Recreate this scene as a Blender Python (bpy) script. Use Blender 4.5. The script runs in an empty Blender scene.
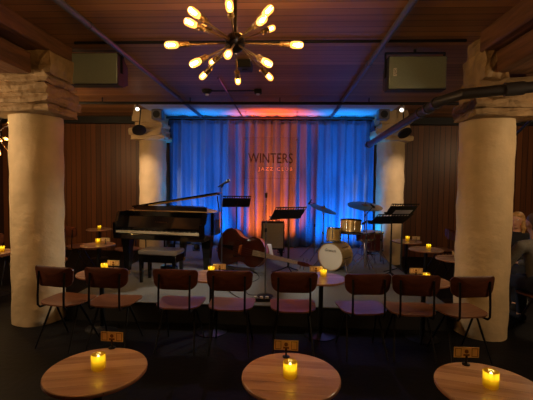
import bpy, math, random
from mathutils import Vector, Matrix, Euler

random.seed(7)
S = bpy.context.scene
COL = S.collection
PI = math.pi

# ------------------------------------------------------------------ camera
F, H = 370.0, 1.7
def cam_basis(yaw=2.71, pitch=-2.55, roll=0.7):
    y, p, r = (math.radians(a) for a in (yaw, pitch, roll))
    f = Vector((-math.sin(y)*math.cos(p), math.cos(y)*math.cos(p), math.sin(p)))
    R = f.cross(Vector((0, 0, 1))).normalized(); U = R.cross(f)
    return f, R*math.cos(r)+U*math.sin(r), U*math.cos(r)-R*math.sin(r)
CF, CR, CU = cam_basis()
cd = bpy.data.cameras.new('camera'); cam = bpy.data.objects.new('camera', cd); COL.objects.link(cam)
cd.sensor_width = 36; cd.lens = 36*F/533; cd.clip_start = 0.05
m = Matrix((CR, CU, -CF)).transposed().to_4x4(); m.translation = (0, 0, H)
cam.matrix_world = m
S.camera = cam
C0 = Vector((0, 0, H))
def ray(px, py): return CF+CR*((px-266.5)/F)+CU*((200-py)/F)
def az(px, py, z): d = ray(px, py); return C0+d*((z-H)/d.z)
def ay(px, py, y): d = ray(px, py); return C0+d*(y/d.y)

# ------------------------------------------------------------------ world, exposure, lamps of the room
S.view_settings.view_transform = 'Standard'; S.view_settings.look = 'None'
S.view_settings.exposure = 0.0; S.view_settings.gamma = 1
S.view_settings.use_curve_mapping = False
w = bpy.data.worlds.new('dim_room'); S.world = w; w.use_nodes = True
w.node_tree.nodes['Background'].inputs[0].default_value = (0.55, 0.4, 0.35, 1)
w.node_tree.nodes['Background'].inputs[1].default_value = 0.004

def lamp(name, kind, loc, power, color, target=None, size=0.05, angle=60, blend=0.6):
    L = bpy.data.lights.new(name, kind); L.energy = power; L.color = color
    if kind == 'SPOT':
        L.spot_size = math.radians(angle); L.spot_blend = blend; L.shadow_soft_size = size
    elif kind == 'POINT': L.shadow_soft_size = size
    o = bpy.data.objects.new(name, L); COL.objects.link(o); o.location = loc
    if target is not None:
        o.rotation_euler = (Vector(target)-Vector(loc)).to_track_quat('-Z', 'Y').to_euler()
    return o
WARM = (1.0, 0.70, 0.40)
# other bulb fixtures of the club, to the sides and behind the camera
lamp('house_light', 'POINT', (-4.3, 3.1, 2.3), 115, WARM, size=0.3)
lamp('house_light', 'POINT', (3.7, 2.7, 2.4), 80, WARM, size=0.3)
lamp('house_light', 'POINT', (0.2, -1.4, 2.6), 6, WARM, size=0.3)
lamp('house_light', 'POINT', (4.9, 6.6, 2.6), 24, WARM, size=0.3)
lamp('house_light', 'POINT', (-4.7, 6.4, 2.4), 14, WARM, size=0.3)
# curtain wash lights
BLUE = (0.0, 0.25, 0.9); ORANGE = (1.0, 0.10, 0.012)
UP = [(-2.42, BLUE, 70), (-1.85, BLUE, 115), (-1.34, BLUE, 95), (-0.5, ORANGE, 250), (-0.05, ORANGE, 250), (0.88, BLUE, 95), (1.3, BLUE, 140), (1.8, BLUE, 90)]
for x, c, p in UP:
    lamp('uplight_beam', 'SPOT', (x, 7.72, 0.42), p*1.15, c, (x, 8.45, 1.0), 0.03, 82 if c == ORANGE else 102, 1.0)
    lamp('uplight_beam', 'SPOT', (x, 7.74, 0.42), p*(2.8 if c == ORANGE else 2.6), c, (x, 8.4, 3.2), 0.03, 40, 1.0)
# spots of the lighting bar's fixtures, and fill beams added without any fixture
lamp('stage_and_fill_beam', 'SPOT', (0.5, 0.9, 3.15), 150, (1.0, 0.9, 0.75), (-1.75, 5.25, 0.85), 0.05, 20, 0.8)  # added fill on piano keys and bench, no fixture here
lamp('stage_and_fill_beam', 'SPOT', (-0.4, 0.9, 3.15), 190, (1.0, 0.9, 0.75), (0.9, 6.2, 0.75), 0.05, 13, 0.8)  # added fill on the bass drum, out of view and without a fixture
lamp('column_fill_beam', 'SPOT', (-3.9, 5.6, 3.1), 330, (1.0, 0.72, 0.5), (-2.95, 8.0, 1.55), 0.05, 30, 0.8)  # added to brighten the left far column, no lamp hangs here
lamp('column_fill_beam', 'SPOT', (3.4, 5.6, 3.1), 260, (1.0, 0.75, 0.55), (2.3, 8.0, 1.55), 0.05, 30, 0.8)  # added to brighten the right far column, likewise no lamp
lamp('stage_and_fill_beam', 'SPOT', (1.95, 6.62, 3.02), 370, (1.0, 0.95, 0.86), (-1.3, 4.9, 0.3), 0.05, 50, 0.8)
lamp('stage_and_fill_beam', 'SPOT', (-3.05, 6.4, 3.02), 160, (1.0, 0.93, 0.84), (0.8, 5.6, 0.3), 0.05, 50, 0.8)
lamp('stage_and_fill_beam', 'SPOT', (-1.0, 7.0, 3.05), 22, (0.5, 0.35, 1.0), (-0.75, 4.0, 0.45), 0.05, 26, 0.7)  # added violet beam without a fixture, tints the left chair seats
lamp('stage_and_fill_beam', 'SPOT', (1.2, 7.0, 3.05), 22, (0.35, 0.3, 1.0), (0.75, 3.9, 0.45), 0.05, 26, 0.7)  # added blue beam without a fixture, tints the right chair seats
lamp('stage_and_fill_beam', 'SPOT', (-0.2, 7.0, 3.05), 30, (1.0, 0.1, 0.2), (-2.4, 4.0, 2.7), 0.05, 40, 0.7)  # added red beam standing in for curtain bounce on the left capital

# ------------------------------------------------------------------ materials
def srgb(r, g, b):
    f = lambda c: c/12.92 if c <= 0.04045 else ((c+0.055)/1.055)**2.4
    return (f(r/255), f(g/255), f(b/255), 1)
def mat(name, col, rough=0.5, metal=0.0, emit=None, estr=0, var=0.0, scale=8, bump=0.0, bscale=20, spec=0.5, stretch=None, coat=0):
    M = bpy.data.materials.new(name); M.use_nodes = True
    nt = M.node_tree; b = nt.nodes['Principled BSDF']
    c = col if len(col) == 4 else (*col, 1)
    b.inputs['Base Color'].default_value = c
    b.inputs['Roughness'].default_value = rough; b.inputs['Metallic'].default_value = metal
    b.inputs['Specular IOR Level'].default_value = spec
    b.inputs['Coat Weight'].default_value = coat
    if emit: b.inputs['Emission Color'].default_value = (*emit, 1); b.inputs['Emission Strength'].default_value = estr
    tc = nt.nodes.new('ShaderNodeTexCoord'); mp = nt.nodes.new('ShaderNodeMapping')
    nt.links.new(tc.outputs['Object'], mp.inputs[0])
    if stretch: mp.inputs['Scale'].default_value = stretch
    if var:
        n = nt.nodes.new('ShaderNodeTexNoise'); n.inputs['Scale'].default_value = scale; n.inputs['Detail'].default_value = 6
        nt.links.new(mp.outputs[0], n.inputs['Vector'])
        mx = nt.nodes.new('ShaderNodeMix'); mx.data_type = 'RGBA'
        mx.inputs[6].default_value = tuple(max(0, v*(1-var)) for v in c[:3])+(1,)
        mx.inputs[7].default_value = tuple(min(1, v*(1+var)) for v in c[:3])+(1,)
        mr = nt.nodes.new('ShaderNodeMapRange'); mr.inputs[1].default_value = 0.32; mr.inputs[2].default_value = 0.68
        nt.links.new(n.outputs[0], mr.inputs[0]); nt.links.new(mr.outputs[0], mx.inputs[0])
        nt.links.new(mx.outputs[2], b.inputs['Base Color'])
    if bump:
        n2 = nt.nodes.new('ShaderNodeTexNoise'); n2.inputs['Scale'].default_value = bscale; n2.inputs['Detail'].default_value = 5
        nt.links.new(mp.outputs[0], n2.inputs['Vector'])
        bp = nt.nodes.new('ShaderNodeBump'); bp.inputs['Strength'].default_value = bump; bp.inputs['Distance'].default_value = 0.04
        nt.links.new(n2.outputs[0], bp.inputs['Height']); nt.links.new(bp.outputs[0], b.inputs['Normal'])
    return M

def board_mat(name, axis, width, lo, hi, rough=0.5, grain=(1, 1, 1), groove=0.06):
    """boards of one width along an axis: each its own tone, a dark groove between them, grain noise"""
    M = bpy.data.materials.new(name); M.use_nodes = True
    nt = M.node_tree; L = nt.links; N = nt.nodes; b = N['Principled BSDF']; b.inputs['Roughness'].default_value = rough
    tc = N.new('ShaderNodeTexCoord'); sp = N.new('ShaderNodeSeparateXYZ'); L.new(tc.outputs['Object'], sp.inputs[0])
    dv = N.new('ShaderNodeMath'); dv.operation = 'DIVIDE'; dv.inputs[1].default_value = width; L.new(sp.outputs['XYZ'.index(axis)], dv.inputs[0])
    fl = N.new('ShaderNodeMath'); fl.operation = 'FLOOR'; L.new(dv.outputs[0], fl.inputs[0])
    fr = N.new('ShaderNodeMath'); fr.operation = 'FRACT'; L.new(dv.outputs[0], fr.inputs[0])
    wn = N.new('ShaderNodeTexWhiteNoise'); wn.noise_dimensions = '1D'; L.new(fl.outputs[0], wn.inputs['W'])
    mp = N.new('ShaderNodeMapping'); mp.inputs['Scale'].default_value = grain; L.new(tc.outputs['Object'], mp.inputs[0])
    no = N.new('ShaderNodeTexNoise'); no.inputs['Scale'].default_value = 3; no.inputs['Detail'].default_value = 7; L.new(mp.outputs[0], no.inputs['Vector'])
    ad = N.new('ShaderNodeMath'); ad.operation = 'MULTIPLY_ADD'; ad.inputs[1].default_value = 0.5; ad.inputs[2].default_value = -0.02
    L.new(wn.outputs['Value'], ad.inputs[0])
    a2 = N.new('ShaderNodeMath'); a2.operation = 'MULTIPLY_ADD'; a2.inputs[1].default_value = 0.55; L.new(no.outputs[0], a2.inputs[0]); L.new(ad.outputs[0], a2.inputs[2])
    mx = N.new('ShaderNodeMix'); mx.data_type = 'RGBA'; mx.inputs[6].default_value = lo; mx.inputs[7].default_value = hi; L.new(a2.outputs[0], mx.inputs[0])
    gr = N.new('ShaderNodeMath'); gr.operation = 'GREATER_THAN'; gr.inputs[1].default_value = groove; L.new(fr.outputs[0], gr.inputs[0])
    m2 = N.new('ShaderNodeMix'); m2.data_type = 'RGBA'; m2.inputs[6].default_value = tuple(v*0.12 for v in lo[:3])+(1,)
    L.new(gr.outputs[0], m2.inputs[0]); L.new(mx.outputs[2], m2.inputs[7]); L.new(m2.outputs[2], b.inputs['Base Color'])
    bp = N.new('ShaderNodeBump'); bp.inputs['Strength'].default_value = 0.6; bp.inputs['Distance'].default_value = 0.01
    L.new(gr.outputs[0], bp.inputs['Height']); L.new(bp.outputs[0], b.inputs['Normal'])
    return M

def glass_mat(name, tint, gloss=0.12, emit=None, estr=0):
    M = bpy.data.materials.new(name); M.use_nodes = True
    nt = M.node_tree; N = nt.nodes; L = nt.links; N.remove(N['Principled BSDF']); out = N['Material Output']
    t = N.new('ShaderNodeBsdfTransparent'); t.inputs[0].default_value = (*tint, 1)
    g = N.new('ShaderNodeBsdfGlossy'); g.inputs['Roughness'].default_value = 0.3 if name == 'clear_acrylic' else 0.08
    mx = N.new('ShaderNodeMixShader'); mx.inputs[0].default_value = gloss
    L.new(t.outputs[0], mx.inputs[1]); L.new(g.outputs[0], mx.inputs[2])
    last = mx
    if emit:
        e = N.new('ShaderNodeEmission'); e.inputs[0].default_value = (*emit, 1); e.inputs[1].default_value = estr
        a = N.new('ShaderNodeAddShader'); L.new(mx.outputs[0], a.inputs[0]); L.new(e.outputs[0], a.inputs[1]); last = a
    L.new(last.outputs[0], out.inputs['Surface'])
    return M
def jar_mat():
    M = glass_mat('yellow_glass', (1.0, 0.84, 0.3), 0.08); N = M.node_tree.nodes; L = M.node_tree.links; out = N['Material Output']
    src = out.inputs['Surface'].links[0].from_socket
    t = N.new('ShaderNodeBsdfTranslucent'); t.inputs[0].default_value = (1.0, 0.82, 0.2, 1)
    mx = N.new('ShaderNodeMixShader'); mx.inputs[0].default_value = 0.45; L.new(src, mx.inputs[1]); L.new(t.outputs[0], mx.inputs[2]); L.new(mx.outputs[0], out.inputs['Surface'])
    return M
def emit_mat(name, col, s):
    M = mat(name, (0, 0, 0), emit=col, estr=s); return M

MT = dict(
    ceiling=board_mat('ceiling_boards', 'Y', 0.13, srgb(96, 62, 38), srgb(184, 130, 84), 0.5, (0.25, 6, 1)),
    wall=board_mat('wall_boards', 'X', 0.125, srgb(60, 34, 18), srgb(136, 82, 44), 0.4, (8, 8, 0.3), 0.08),
    pale_panel=mat('pale_ceiling_panel', srgb(205, 205, 205), 0.7, var=0.06),
    dark_wall=mat('dark_wall', srgb(60, 38, 30), 0.8, var=0.2),
    floor=mat('dark_floor', srgb(15, 13, 12), 0.6, var=0.3, scale=3, bump=0.1, spec=0.15),
    carpet=mat('grey_carpet', srgb(120, 122, 118), 0.95, var=0.12, scale=60, bump=0.3, bscale=200),
    black=mat('black_paint', srgb(14, 13, 13), 0.6),
    stage_face=mat('stage_face', srgb(26, 24, 24), 0.8),
    plaster=mat('painted_masonry', srgb(205, 178, 135), 0.7, var=0.08, scale=4, bump=0.5, bscale=6, stretch=(1, 1, 1.2)),
    cap=mat('rough_capital', srgb(158, 128, 88), 0.8, var=0.25, scale=5, bump=1.0, bscale=9),
    timber=mat('old_timber', srgb(104, 66, 40), 0.7, var=0.35, scale=4, bump=0.5, bscale=5, stretch=(5, 0.5, 5)),
    curtain=mat('curtain_cloth', srgb(94, 116, 150), 0.85, spec=0.2, var=0.05, scale=3),
    pipe=mat('painted_pipe', srgb(88, 88, 104), 0.4, metal=0.3),
    dark_pipe=mat('dark_pipe', srgb(72, 68, 68), 0.4, metal=0.5),
    chair_back=mat('chair_back_wood', srgb(84, 44, 28), 0.35, var=0.2, scale=6, stretch=(1, 8, 8)),
    chair_seat=mat('chair_seat_wood', srgb(122, 78, 54), 0.32, var=0.2, scale=6, stretch=(1, 8, 8)),
    frame=mat('black_frame', srgb(24, 22, 22), 0.4, metal=0.3),
    table=board_mat('table_boards', 'Y', 0.085, srgb(136, 96, 74), srgb(222, 182, 150), 0.26, (0.6, 9, 1), 0.01),
    table_edge=mat('table_edge_wood', srgb(150, 88, 56), 0.4),
    wax=emit_mat('candle_glow', (1.0, 0.72, 0.06), 0.75),
    jar=jar_mat(),
    flame=emit_mat('candle_flame', (1.0, 0.85, 0.3), 5),
    card=mat('card_paper', srgb(228, 196, 140), 0.7),
    card_ink=mat('card_ink', srgb(120, 74, 34), 0.7),
    brass=mat('aged_brass', srgb(120, 92, 60), 0.35, metal=0.9),
    bronze=mat('dark_bronze', srgb(50, 40, 34), 0.4, metal=0.8),
    bulb=glass_mat('amber_bulb_glass', (1.0, 0.82, 0.5), 0.06, (1.0, 0.46, 0.10), 1.3),
    filament=emit_mat('filament_glow', (1.0, 0.74, 0.32), 40),
    lacquer=mat('piano_lacquer', srgb(14, 12, 13), 0.12, coat=0.5),
    ivory=mat('ivory_keys', srgb(238, 228, 196), 0.3),
    ebony=mat('ebony_keys', srgb(10, 10, 10), 0.3),
    gold=mat('gold_trim', srgb(214, 170, 80), 0.35, metal=0.7),
    goldwood=mat('piano_inside', srgb(200, 150, 80), 0.4),
    leather=mat('bench_leather', srgb(150, 142, 135), 0.35),
    chrome=mat('chrome', srgb(190, 190, 195), 0.2, metal=1.0),
    steel=mat('dull_steel', srgb(120, 118, 122), 0.35, metal=0.8),
    sparkle=mat('gold_sparkle_shell', srgb(206, 170, 105), 0.3, metal=0.3, var=0.35, scale=90),
    head=mat('drum_head', srgb(238, 228, 205), 0.6),
    snare=mat('dark_red_shell', srgb(80, 30, 24), 0.3),
    cymbal=mat('cymbal_bronze', srgb(150, 130, 90), 0.3, metal=0.9),
    bass=mat('bass_varnish', srgb(88, 36, 16), 0.3, var=0.25, scale=4, coat=0.4),
    bassdark=mat('bass_rib_varnish', srgb(150, 70, 24), 0.3),
    fingerboard=mat('fingerboard', srgb(224, 206, 186), 0.3),  # stage light on the fingerboard painted in as its pale colour
    tweed=mat('amp_grille_cloth', srgb(196, 190, 158), 0.9, var=0.15, scale=120),
    ampcase=mat('amp_case', srgb(48, 44, 40), 0.7),
    grille=mat('speaker_grille', srgb(150, 162, 152), 0.55, metal=0.2, var=0.12, scale=140),
    speaker=mat('speaker_shell', srgb(34, 32, 32), 0.6),
    white=mat('white_plastic', srgb(228, 226, 222), 0.5),
    paper=mat('white_paper', srgb(232, 230, 236), 0.8),
    acrylic=glass_mat('clear_acrylic', (0.95, 0.94, 0.96), 0.012),
    acrylic_edge=glass_mat('acrylic_edge', (0.9, 0.9, 0.92), 0.25),
    ink=mat('dark_letter', srgb(20, 16, 24), 0.5),
    pale=mat('pale_letter', srgb(250, 235, 235), 0.5),
    lens_lit=emit_mat('lit_lens', (1.0, 0.9, 0.75), 3),
    blue_lens=emit_mat('blue_lens', BLUE, 2.0),
    orange_lens=emit_mat('orange_lens', ORANGE, 2.0),
    red_led=emit_mat('red_led', (1, 0.03, 0.06), 6),
    skin=mat('skin', srgb(214, 158, 124), 0.5),
    blonde=mat('blonde_hair', srgb(196, 148, 84), 0.5, var=0.3, scale=30),
    greyhair=mat('grey_brown_hair', srgb(110, 92, 76), 0.6, var=0.3, scale=30),
    blackcloth=mat('black_cloth', srgb(26, 24, 28), 0.85),
    greycloth=mat('grey_wool', srgb(108, 104, 96), 0.9, var=0.15, scale=60),
    denim=mat('dark_denim', srgb(40, 44, 58), 0.9),
    lips=mat('lips', srgb(170, 90, 80), 0.5),
    cable=mat('black_cable', srgb(18, 18, 18), 0.6),
)

# ------------------------------------------------------------------ mesh helpers
class MB:
    def __init__(s): s.v = []; s.f = []; s.mi = []; s.cur = 0
    def add(s, vs, fs):
        o = len(s.v); s.v += [tuple(v) for v in vs]; s.f += [tuple(i+o for i in f) for f in fs]; s.mi += [s.cur]*len(fs); return s
    def box(s, x0, x1, y0, y1, z0, z1, bev=0.0):
        if bev <= 0:
            vs = [(x, y, z) for z in (z0, z1) for y in (y0, y1) for x in (x0, x1)]
            return s.add(vs, [(0, 2, 3, 1), (4, 5, 7, 6), (0, 1, 5, 4), (1, 3, 7, 5), (3, 2, 6, 7), (2, 0, 4, 6)])
        out = []
        b = bev
        for z, i in ((z0, b), (z0+b, 0), (z1-b, 0), (z1, b)):
            out.append([(x0+b+i*0.0, y0+i, z), (x1-b, y0+i, z), (x1-i, y0+b, z), (x1-i, y1-b, z), (x1-b, y1-i, z), (x0+b, y1-i, z), (x0+i, y1-b, z), (x0+i, y0+b, z)])
        return s.loft(out)
    def loft(s, rings, close=True, caps=True):
        n = len(rings[0]); vs = [p for r in rings for p in r]; fs = []
        for k in range(len(rings)-1):
            for i in range(n if close else n-1):
                j = (i+1) % n; fs.append((k*n+i, k*n+j, (k+1)*n+j, (k+1)*n+i))
        if caps: fs.append(tuple(reversed(range(n)))); fs.append(tuple(range((len(rings)-1)*n, len(rings)*n)))
        return s.add(vs, fs)
    def lathe(s, prof, c=(0, 0, 0), n=32, axis=(0, 0, 1), caps=True):
        q = Vector((0, 0, 1)).rotation_difference(Vector(axis)); c = Vector(c)
        return s.loft([[c+q @ Vector((r*math.cos(2*PI*i/n), r*math.sin(2*PI*i/n), z)) for i in range(n)] for r, z in prof], caps=caps)
    def cyl(s, p0, p1, r0, r1=None, n=12):
        p0, p1 = Vector(p0), Vector(p1); r1 = r0 if r1 is None else r1
        d = p1-p0
        return s.lathe([(r0, 0), (r1, d.length)], p0, n, d.normalized())
    def tube(s, pts, r, n=10):
        pts = [Vector(p) for p in pts]; rings = []; up = None
        for i, p in enumerate(pts):
            t = (pts[min(i+1, len(pts)-1)]-pts[max(i-1, 0)]).normalized()
            if up is None: up = t.orthogonal().normalized()
            up = (up-t*up.dot(t)).normalized(); b = t.cross(up)
            rr = r[i] if isinstance(r, (list, tuple)) else r
            rings.append([p+up*(rr*math.cos(2*PI*k/n))+b*(rr*math.sin(2*PI*k/n)) for k in range(n)])
        return s.loft(rings)
    def prism(s, outline, z0, z1, M=None):
        M = M or Matrix()
        return s.loft([[M @ Vector((x, y, z0)) for x, y in outline], [M @ Vector((x, y, z1)) for x, y in outline]])
    def sphere(s, c, r, n=16, sc=(1, 1, 1)):
        prof = [(max(1e-4, math.sin(PI*k/n)), -math.cos(PI*k/n)) for k in range(n+1)]
        c = Vector(c)
        return s.loft([[c+Vector((a*r*sc[0]*math.cos(2*PI*i/n), a*r*sc[1]*math.sin(2*PI*i/n), z*r*sc[2])) for i in range(n)] for a, z in prof])
    def xf(s, M, start=0):
        for i in range(start, len(s.v)): s.v[i] = tuple(M @ Vector(s.v[i]))
        return s
    def build(s, name, mats, parent=None, smooth=True, loc=None, rot=None):
        me = bpy.data.meshes.new(name); me.from_pydata(s.v, [], s.f); me.validate()
        mats = mats if isinstance(mats, (list, tuple)) else [mats]
        for m_ in mats: me.materials.append(MT[m_])
        for p, k in zip(me.polygons, s.mi): p.material_index = k; p.use_smooth = smooth
        me.update()
        import bmesh
        b = bmesh.new(); b.from_mesh(me); bmesh.ops.recalc_face_normals(b, faces=b.faces); b.to_mesh(me); b.free()
        if smooth: me.set_sharp_from_angle(angle=math.radians(38))
        o = bpy.data.objects.new(name, me); COL.objects.link(o)
        if parent is not None: o.parent = parent
        if loc is not None: o.location = loc
        if rot is not None: o.rotation_euler = rot
        return o
def tag(o, label=None, cat=None, group=None, kind=None):
    if label: o['label'] = label
    if cat: o['category'] = cat
    if group: o['group'] = group
    if kind: o['kind'] = kind
    return o
def empty(name, loc=(0, 0, 0), rz=0.0, label=None, cat=None, group=None):
    o = bpy.data.objects.new(name, None); COL.objects.link(o); o.location = loc; o.rotation_euler = (0, 0, rz)
    o.empty_display_size = 0.1
    return tag(o, label, cat, group)
def children(o): return [c for c in list(bpy.data.objects) if c.parent == o]
def copy_tree(o, parent=None):
    c = o.copy(); COL.objects.link(c)
    if parent is not None: c.parent = parent
    for ch in children(o): copy_tree(ch, c)
    return c
def struct(o, label=None):
    o['kind'] = 'structure'
    if label: o['label'] = label
    return o
def text_mesh(name, body, size, mat_, parent, M, extrude=0.002, spacing=1.0, align='CENTER', shear=0.0, width=None):
    cu = bpy.data.curves.new(name, 'FONT'); cu.body = body; cu.size = size; cu.extrude = extrude
    cu.space_character = spacing; cu.align_x = align; cu.shear = shear; cu.resolution_u = 3
    t = bpy.data.objects.new(name+'_tmp', cu); COL.objects.link(t)
    dg = bpy.context.evaluated_depsgraph_get(); me = bpy.data.meshes.new_from_object(t.evaluated_get(dg))
    bpy.data.objects.remove(t)
    me.materials.clear(); me.materials.append(MT[mat_])
    if width:
        xs = [v.co.x for v in me.vertices]; k = width/(max(xs)-min(xs))
        for v in me.vertices: v.co.x *= k
    o = bpy.data.objects.new(name, me); COL.objects.link(o); o.parent = parent; o.matrix_local = M
    return o
FRONT = Matrix.Rotation(PI/2, 4, 'X')          # text standing up, readable from -Y

# ------------------------------------------------------------------ structure
CZ, SZ = 3.26, 0.25                              # ceiling height, stage height
b = MB(); b.box(-7.0, 6.5, -3.0, 9.0, -0.1, 0); struct(b.build('floor', 'floor', smooth=False))
b = MB(); b.box(-7.0, 6.5, -3.0, 9.0, CZ, CZ+0.1); struct(b.build('ceiling', 'ceiling', smooth=False))
b = MB(); b.box(-7.0, 6.5, 8.9, 9.0, 0, CZ); struct(b.build('wall_back', 'wall', smooth=False))
b = MB(); b.box(-7.1, -7.0, -3, 9, 0, CZ); struct(b.build('wall_left', 'dark_wall', smooth=False))
b = MB(); b.box(6.5, 6.6, -3, 9, 0, CZ); struct(b.build('wall_right', 'dark_wall', smooth=False))
b = MB(); b.box(-7.0, 6.5, -3.1, -3.0, 0, CZ); struct(b.build('wall_rear', 'dark_wall', smooth=False))

st = MB(); st.box(-2.66, 2.0, 4.36, 8.86, 0.0, SZ-0.012); stage = struct(st.build('stage_platform', 'stage_face', smooth=False), 'low black stage platform across the back of the room')
st = MB(); st.box(-2.66, 2.0, 4.34, 8.86, SZ-0.012, SZ); st.build('stage_carpet', 'carpet', stage, smooth=False)

def column(x, y, r, ztop, n=40, name='column'):
    b = MB(); rings = []
    rnd = random.Random(int(x*100))
    for k in range(26):
        z = ztop*k/25
        rings.append([(x+(r+0.006*math.sin(5*a+k*1.3)+rnd.uniform(-0.003, 0.003))*math.cos(a), y+(r+0.006*math.sin(4*a-k)+rnd.uniform(-0.003, 0.003))*math.sin(a), z) for a in (2*PI*i/n for i in range(n))])
    b.loft(rings); return struct(b.build(name, 'plaster'))
def rough_blocks(blocks, name, mat_, parent, seed=1):
    b = MB(); rnd = random.Random(seed)
    for (x0, x1, y0, y1, z0, z1) in blocks:
        # each block as subdivided, slightly chipped
        n = 6; k0 = len(b.v)
        rings = []
        for kz in range(4):
            z = z0+(z1-z0)*kz/3; e = 0.012 if kz in (0, 3) else 0
            ring = []
            for i in range(n): ring.append((x0+(x1-x0)*i/n, y0+e))
            for i in range(n): ring.append((x1-e, y0+(y1-y0)*i/n))
            for i in range(n): ring.append((x1-(x1-x0)*i/n, y1-e))
            for i in range(n): ring.append((x0+e, y1-(y1-y0)*i/n))
            rings.append([(px+rnd.uniform(-0.016, 0.016), py+rnd.uniform(-0.016, 0.016), z+rnd.uniform(-0.012, 0.012)) for px, py in ring])
        b.loft(rings)
    return b.build(name, mat_, parent, smooth=False)
LX, RX, CY, FY = -3.0, 2.3, 4.37, 8.2
c1 = column(LX, CY, 0.285, 2.48); c1['label'] = 'thick round painted column at left'
rough_blocks([(LX-0.5, -2.56, 3.93, 4.5, 2.46, 2.55), (LX-1.0, -2.53, 3.88, 4.52, 2.553, 2.64), (LX-1.0, -2.54, 3.86, 4.5, 2.645, 2.75),
              (LX-1.1, -2.52, 3.85, 4.38, 2.755, 2.84), (-2.9, -2.48, 3.85, 4.34, 2.845, 3.08)], 'capital', 'cap', c1, 3)
c2 = column(RX, CY, 0.28, 2.44); c2['label'] = 'thick round painted column at right'
rough_blocks([(RX-0.32, RX+0.42, 3.98, 4.5, 2.44, 2.52), (RX-0.34, RX+0.6, 3.95, 4.5, 2.525, 2.62), (RX-0.31, RX+0.7, 3.94, 4.4, 2.625, 2.82),
              (1.97, 2.2, 3.82, 4.3, 2.78, 3.06), (2.02, 2.5, 3.88, 4.3, 3.06, CZ)], 'capital', 'cap', c2, 5)
for i, (x, sx) in enumerate(((-2.95, 1), (2.3, -1))):
    c = column(x, FY, 0.29, 2.62); c['label'] = 'painted column behind the piano' if i == 0 else 'painted column behind the drums'
    rough_blocks([(x-0.36, x+0.36, FY-0.36, FY+0.36, 2.62, 2.72), (x-0.4, x+0.3*1, FY-0.36, FY+0.36, 2.725, 2.86), (x-0.28, x+0.3, FY-0.3, FY+0.3, 2.865, 3.0), (x-0.33, x+0.25, FY-0.32, FY+0.3, 3.005, CZ)], 'capital', 'plaster', c, 9+i)
# timber beams over the front columns
def beam(name, boxes):
    b = MB()
    for q in boxes: b.box(*q, bev=0.012)
    return struct(b.build(name, 'timber', smooth=False), 'old timber beam running towards the stage under the ceiling')
beam('timber_beam_left', [(-3.3, -2.68, -2.9, 3.84, 2.83, 3.05), (-3.5, -2.5, -2.9, 4.3, 3.085, CZ-0.002)])
beam('timber_beam_right', [(2.08, 2.7, -2.9, 3.9, 2.83, 3.04), (1.95, 2.9, -2.9, 3.9, 3.045, CZ-0.002)])
b = MB(); b.box(-7, LX-0.2, 4.2, 4.5, 2.9, CZ-0.002, bev=0.01); struct(b.build('timber_beam_left_cross', 'timber', smooth=False))
b = MB(); b.box(RX+0.3, 6.5, 4.2, 4.5, 2.85, CZ-0.002, bev=0.01); struct(b.build('timber_beam_right_cross', 'timber', smooth=False))
b = MB(); b.box(-2.9, 2.2, 7.25, 8.895, CZ-0.03, CZ-0.002); struct(b.build('ceiling_panel', 'pale_panel', smooth=False))
b = MB(); b.box(-7, -2.95, 8.72, 8.895, 3.1, CZ-0.002); struct(b.build('trim_1', 'black', smooth=False))
b = MB(); b.box(2.3, 6.5, 8.72, 8.895, 3.1, CZ-0.002); struct(b.build('trim_2', 'black', smooth=False))

# ------------------------------------------------------------------ curtain
def curtain():
    b = MB(); x0, x1 = -2.68, 2.0; nx, nz = 520, 26; Y = 8.45; z0, z1 = SZ+0.01, 3.13
    rnd = random.Random(4); ph = [rnd.uniform(0, 6.28) for _ in range(6)]
    def dy(u, t):
        x = u*(x1-x0)
        a = 0.055*math.sin(2*PI*x/0.235+1.8*math.sin(2.1*x+ph[0])+0.5*t*math.sin(3*x))+0.035*math.sin(2*PI*x/0.53+ph[1]+0.7*t)+0.012*math.sin(2*PI*x/0.105+ph[2]+0.6*math.sin(5*x))
        return a*(0.9+0.5*t)
    fr, bk = [], []
    for k in range(nz+1):
        t = 1-k/nz; z = z0+(z1-z0)*k/nz
        for i in range(nx+1):
            u = i/nx; fr.append((x0+u*(x1-x0)+0.012*math.sin(9*u*6+3*t), Y+dy(u, t), z))
    b.add(fr, [(k*(nx+1)+i, k*(nx+1)+i+1, (k+1)*(nx+1)+i+1, (k+1)*(nx+1)+i) for k in range(nz) for i in range(nx)])
    o = b.build('stage_curtain', 'curtain')
    s = o.modifiers.new('thick', 'SOLIDIFY'); s.thickness = 0.004
    return tag(o, 'full height pleated stage curtain lit blue and orange behind the band', 'curtain')
curtain()
t = empty('curtain_rail', (0, 8.36, 3.17), 0, 'long black curtain rail along the top of the stage curtain', 'rail')
b = MB(); b.cyl((-3.35, 0, 0), (2.75, 0, 0), 0.024); b.build('rail', 'black', t)
for x in (-3.1, -0.7, 2.5):
    b = MB(); b.cyl((x, 0, 0.02), (x, 0, CZ-3.17), 0.008); b.build('hanger', 'black', t)
t = empty('lighting_bar', (0, 6.8, 3.16), 0, 'long black lighting bar hung across the ceiling over the stage', 'lighting bar')
b = MB(); b.cyl((-3.9, 0, 0), (5.4, 0, 0), 0.027); b.build('bar', 'black', t)
for x in (-3.4, -1.75, -0.1, 1.5, 3.2):
    b = MB(); b.cyl((x, 0, 0.02), (x, 0, CZ-3.16), 0.009); b.build('hanger', 'black', t)

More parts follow.
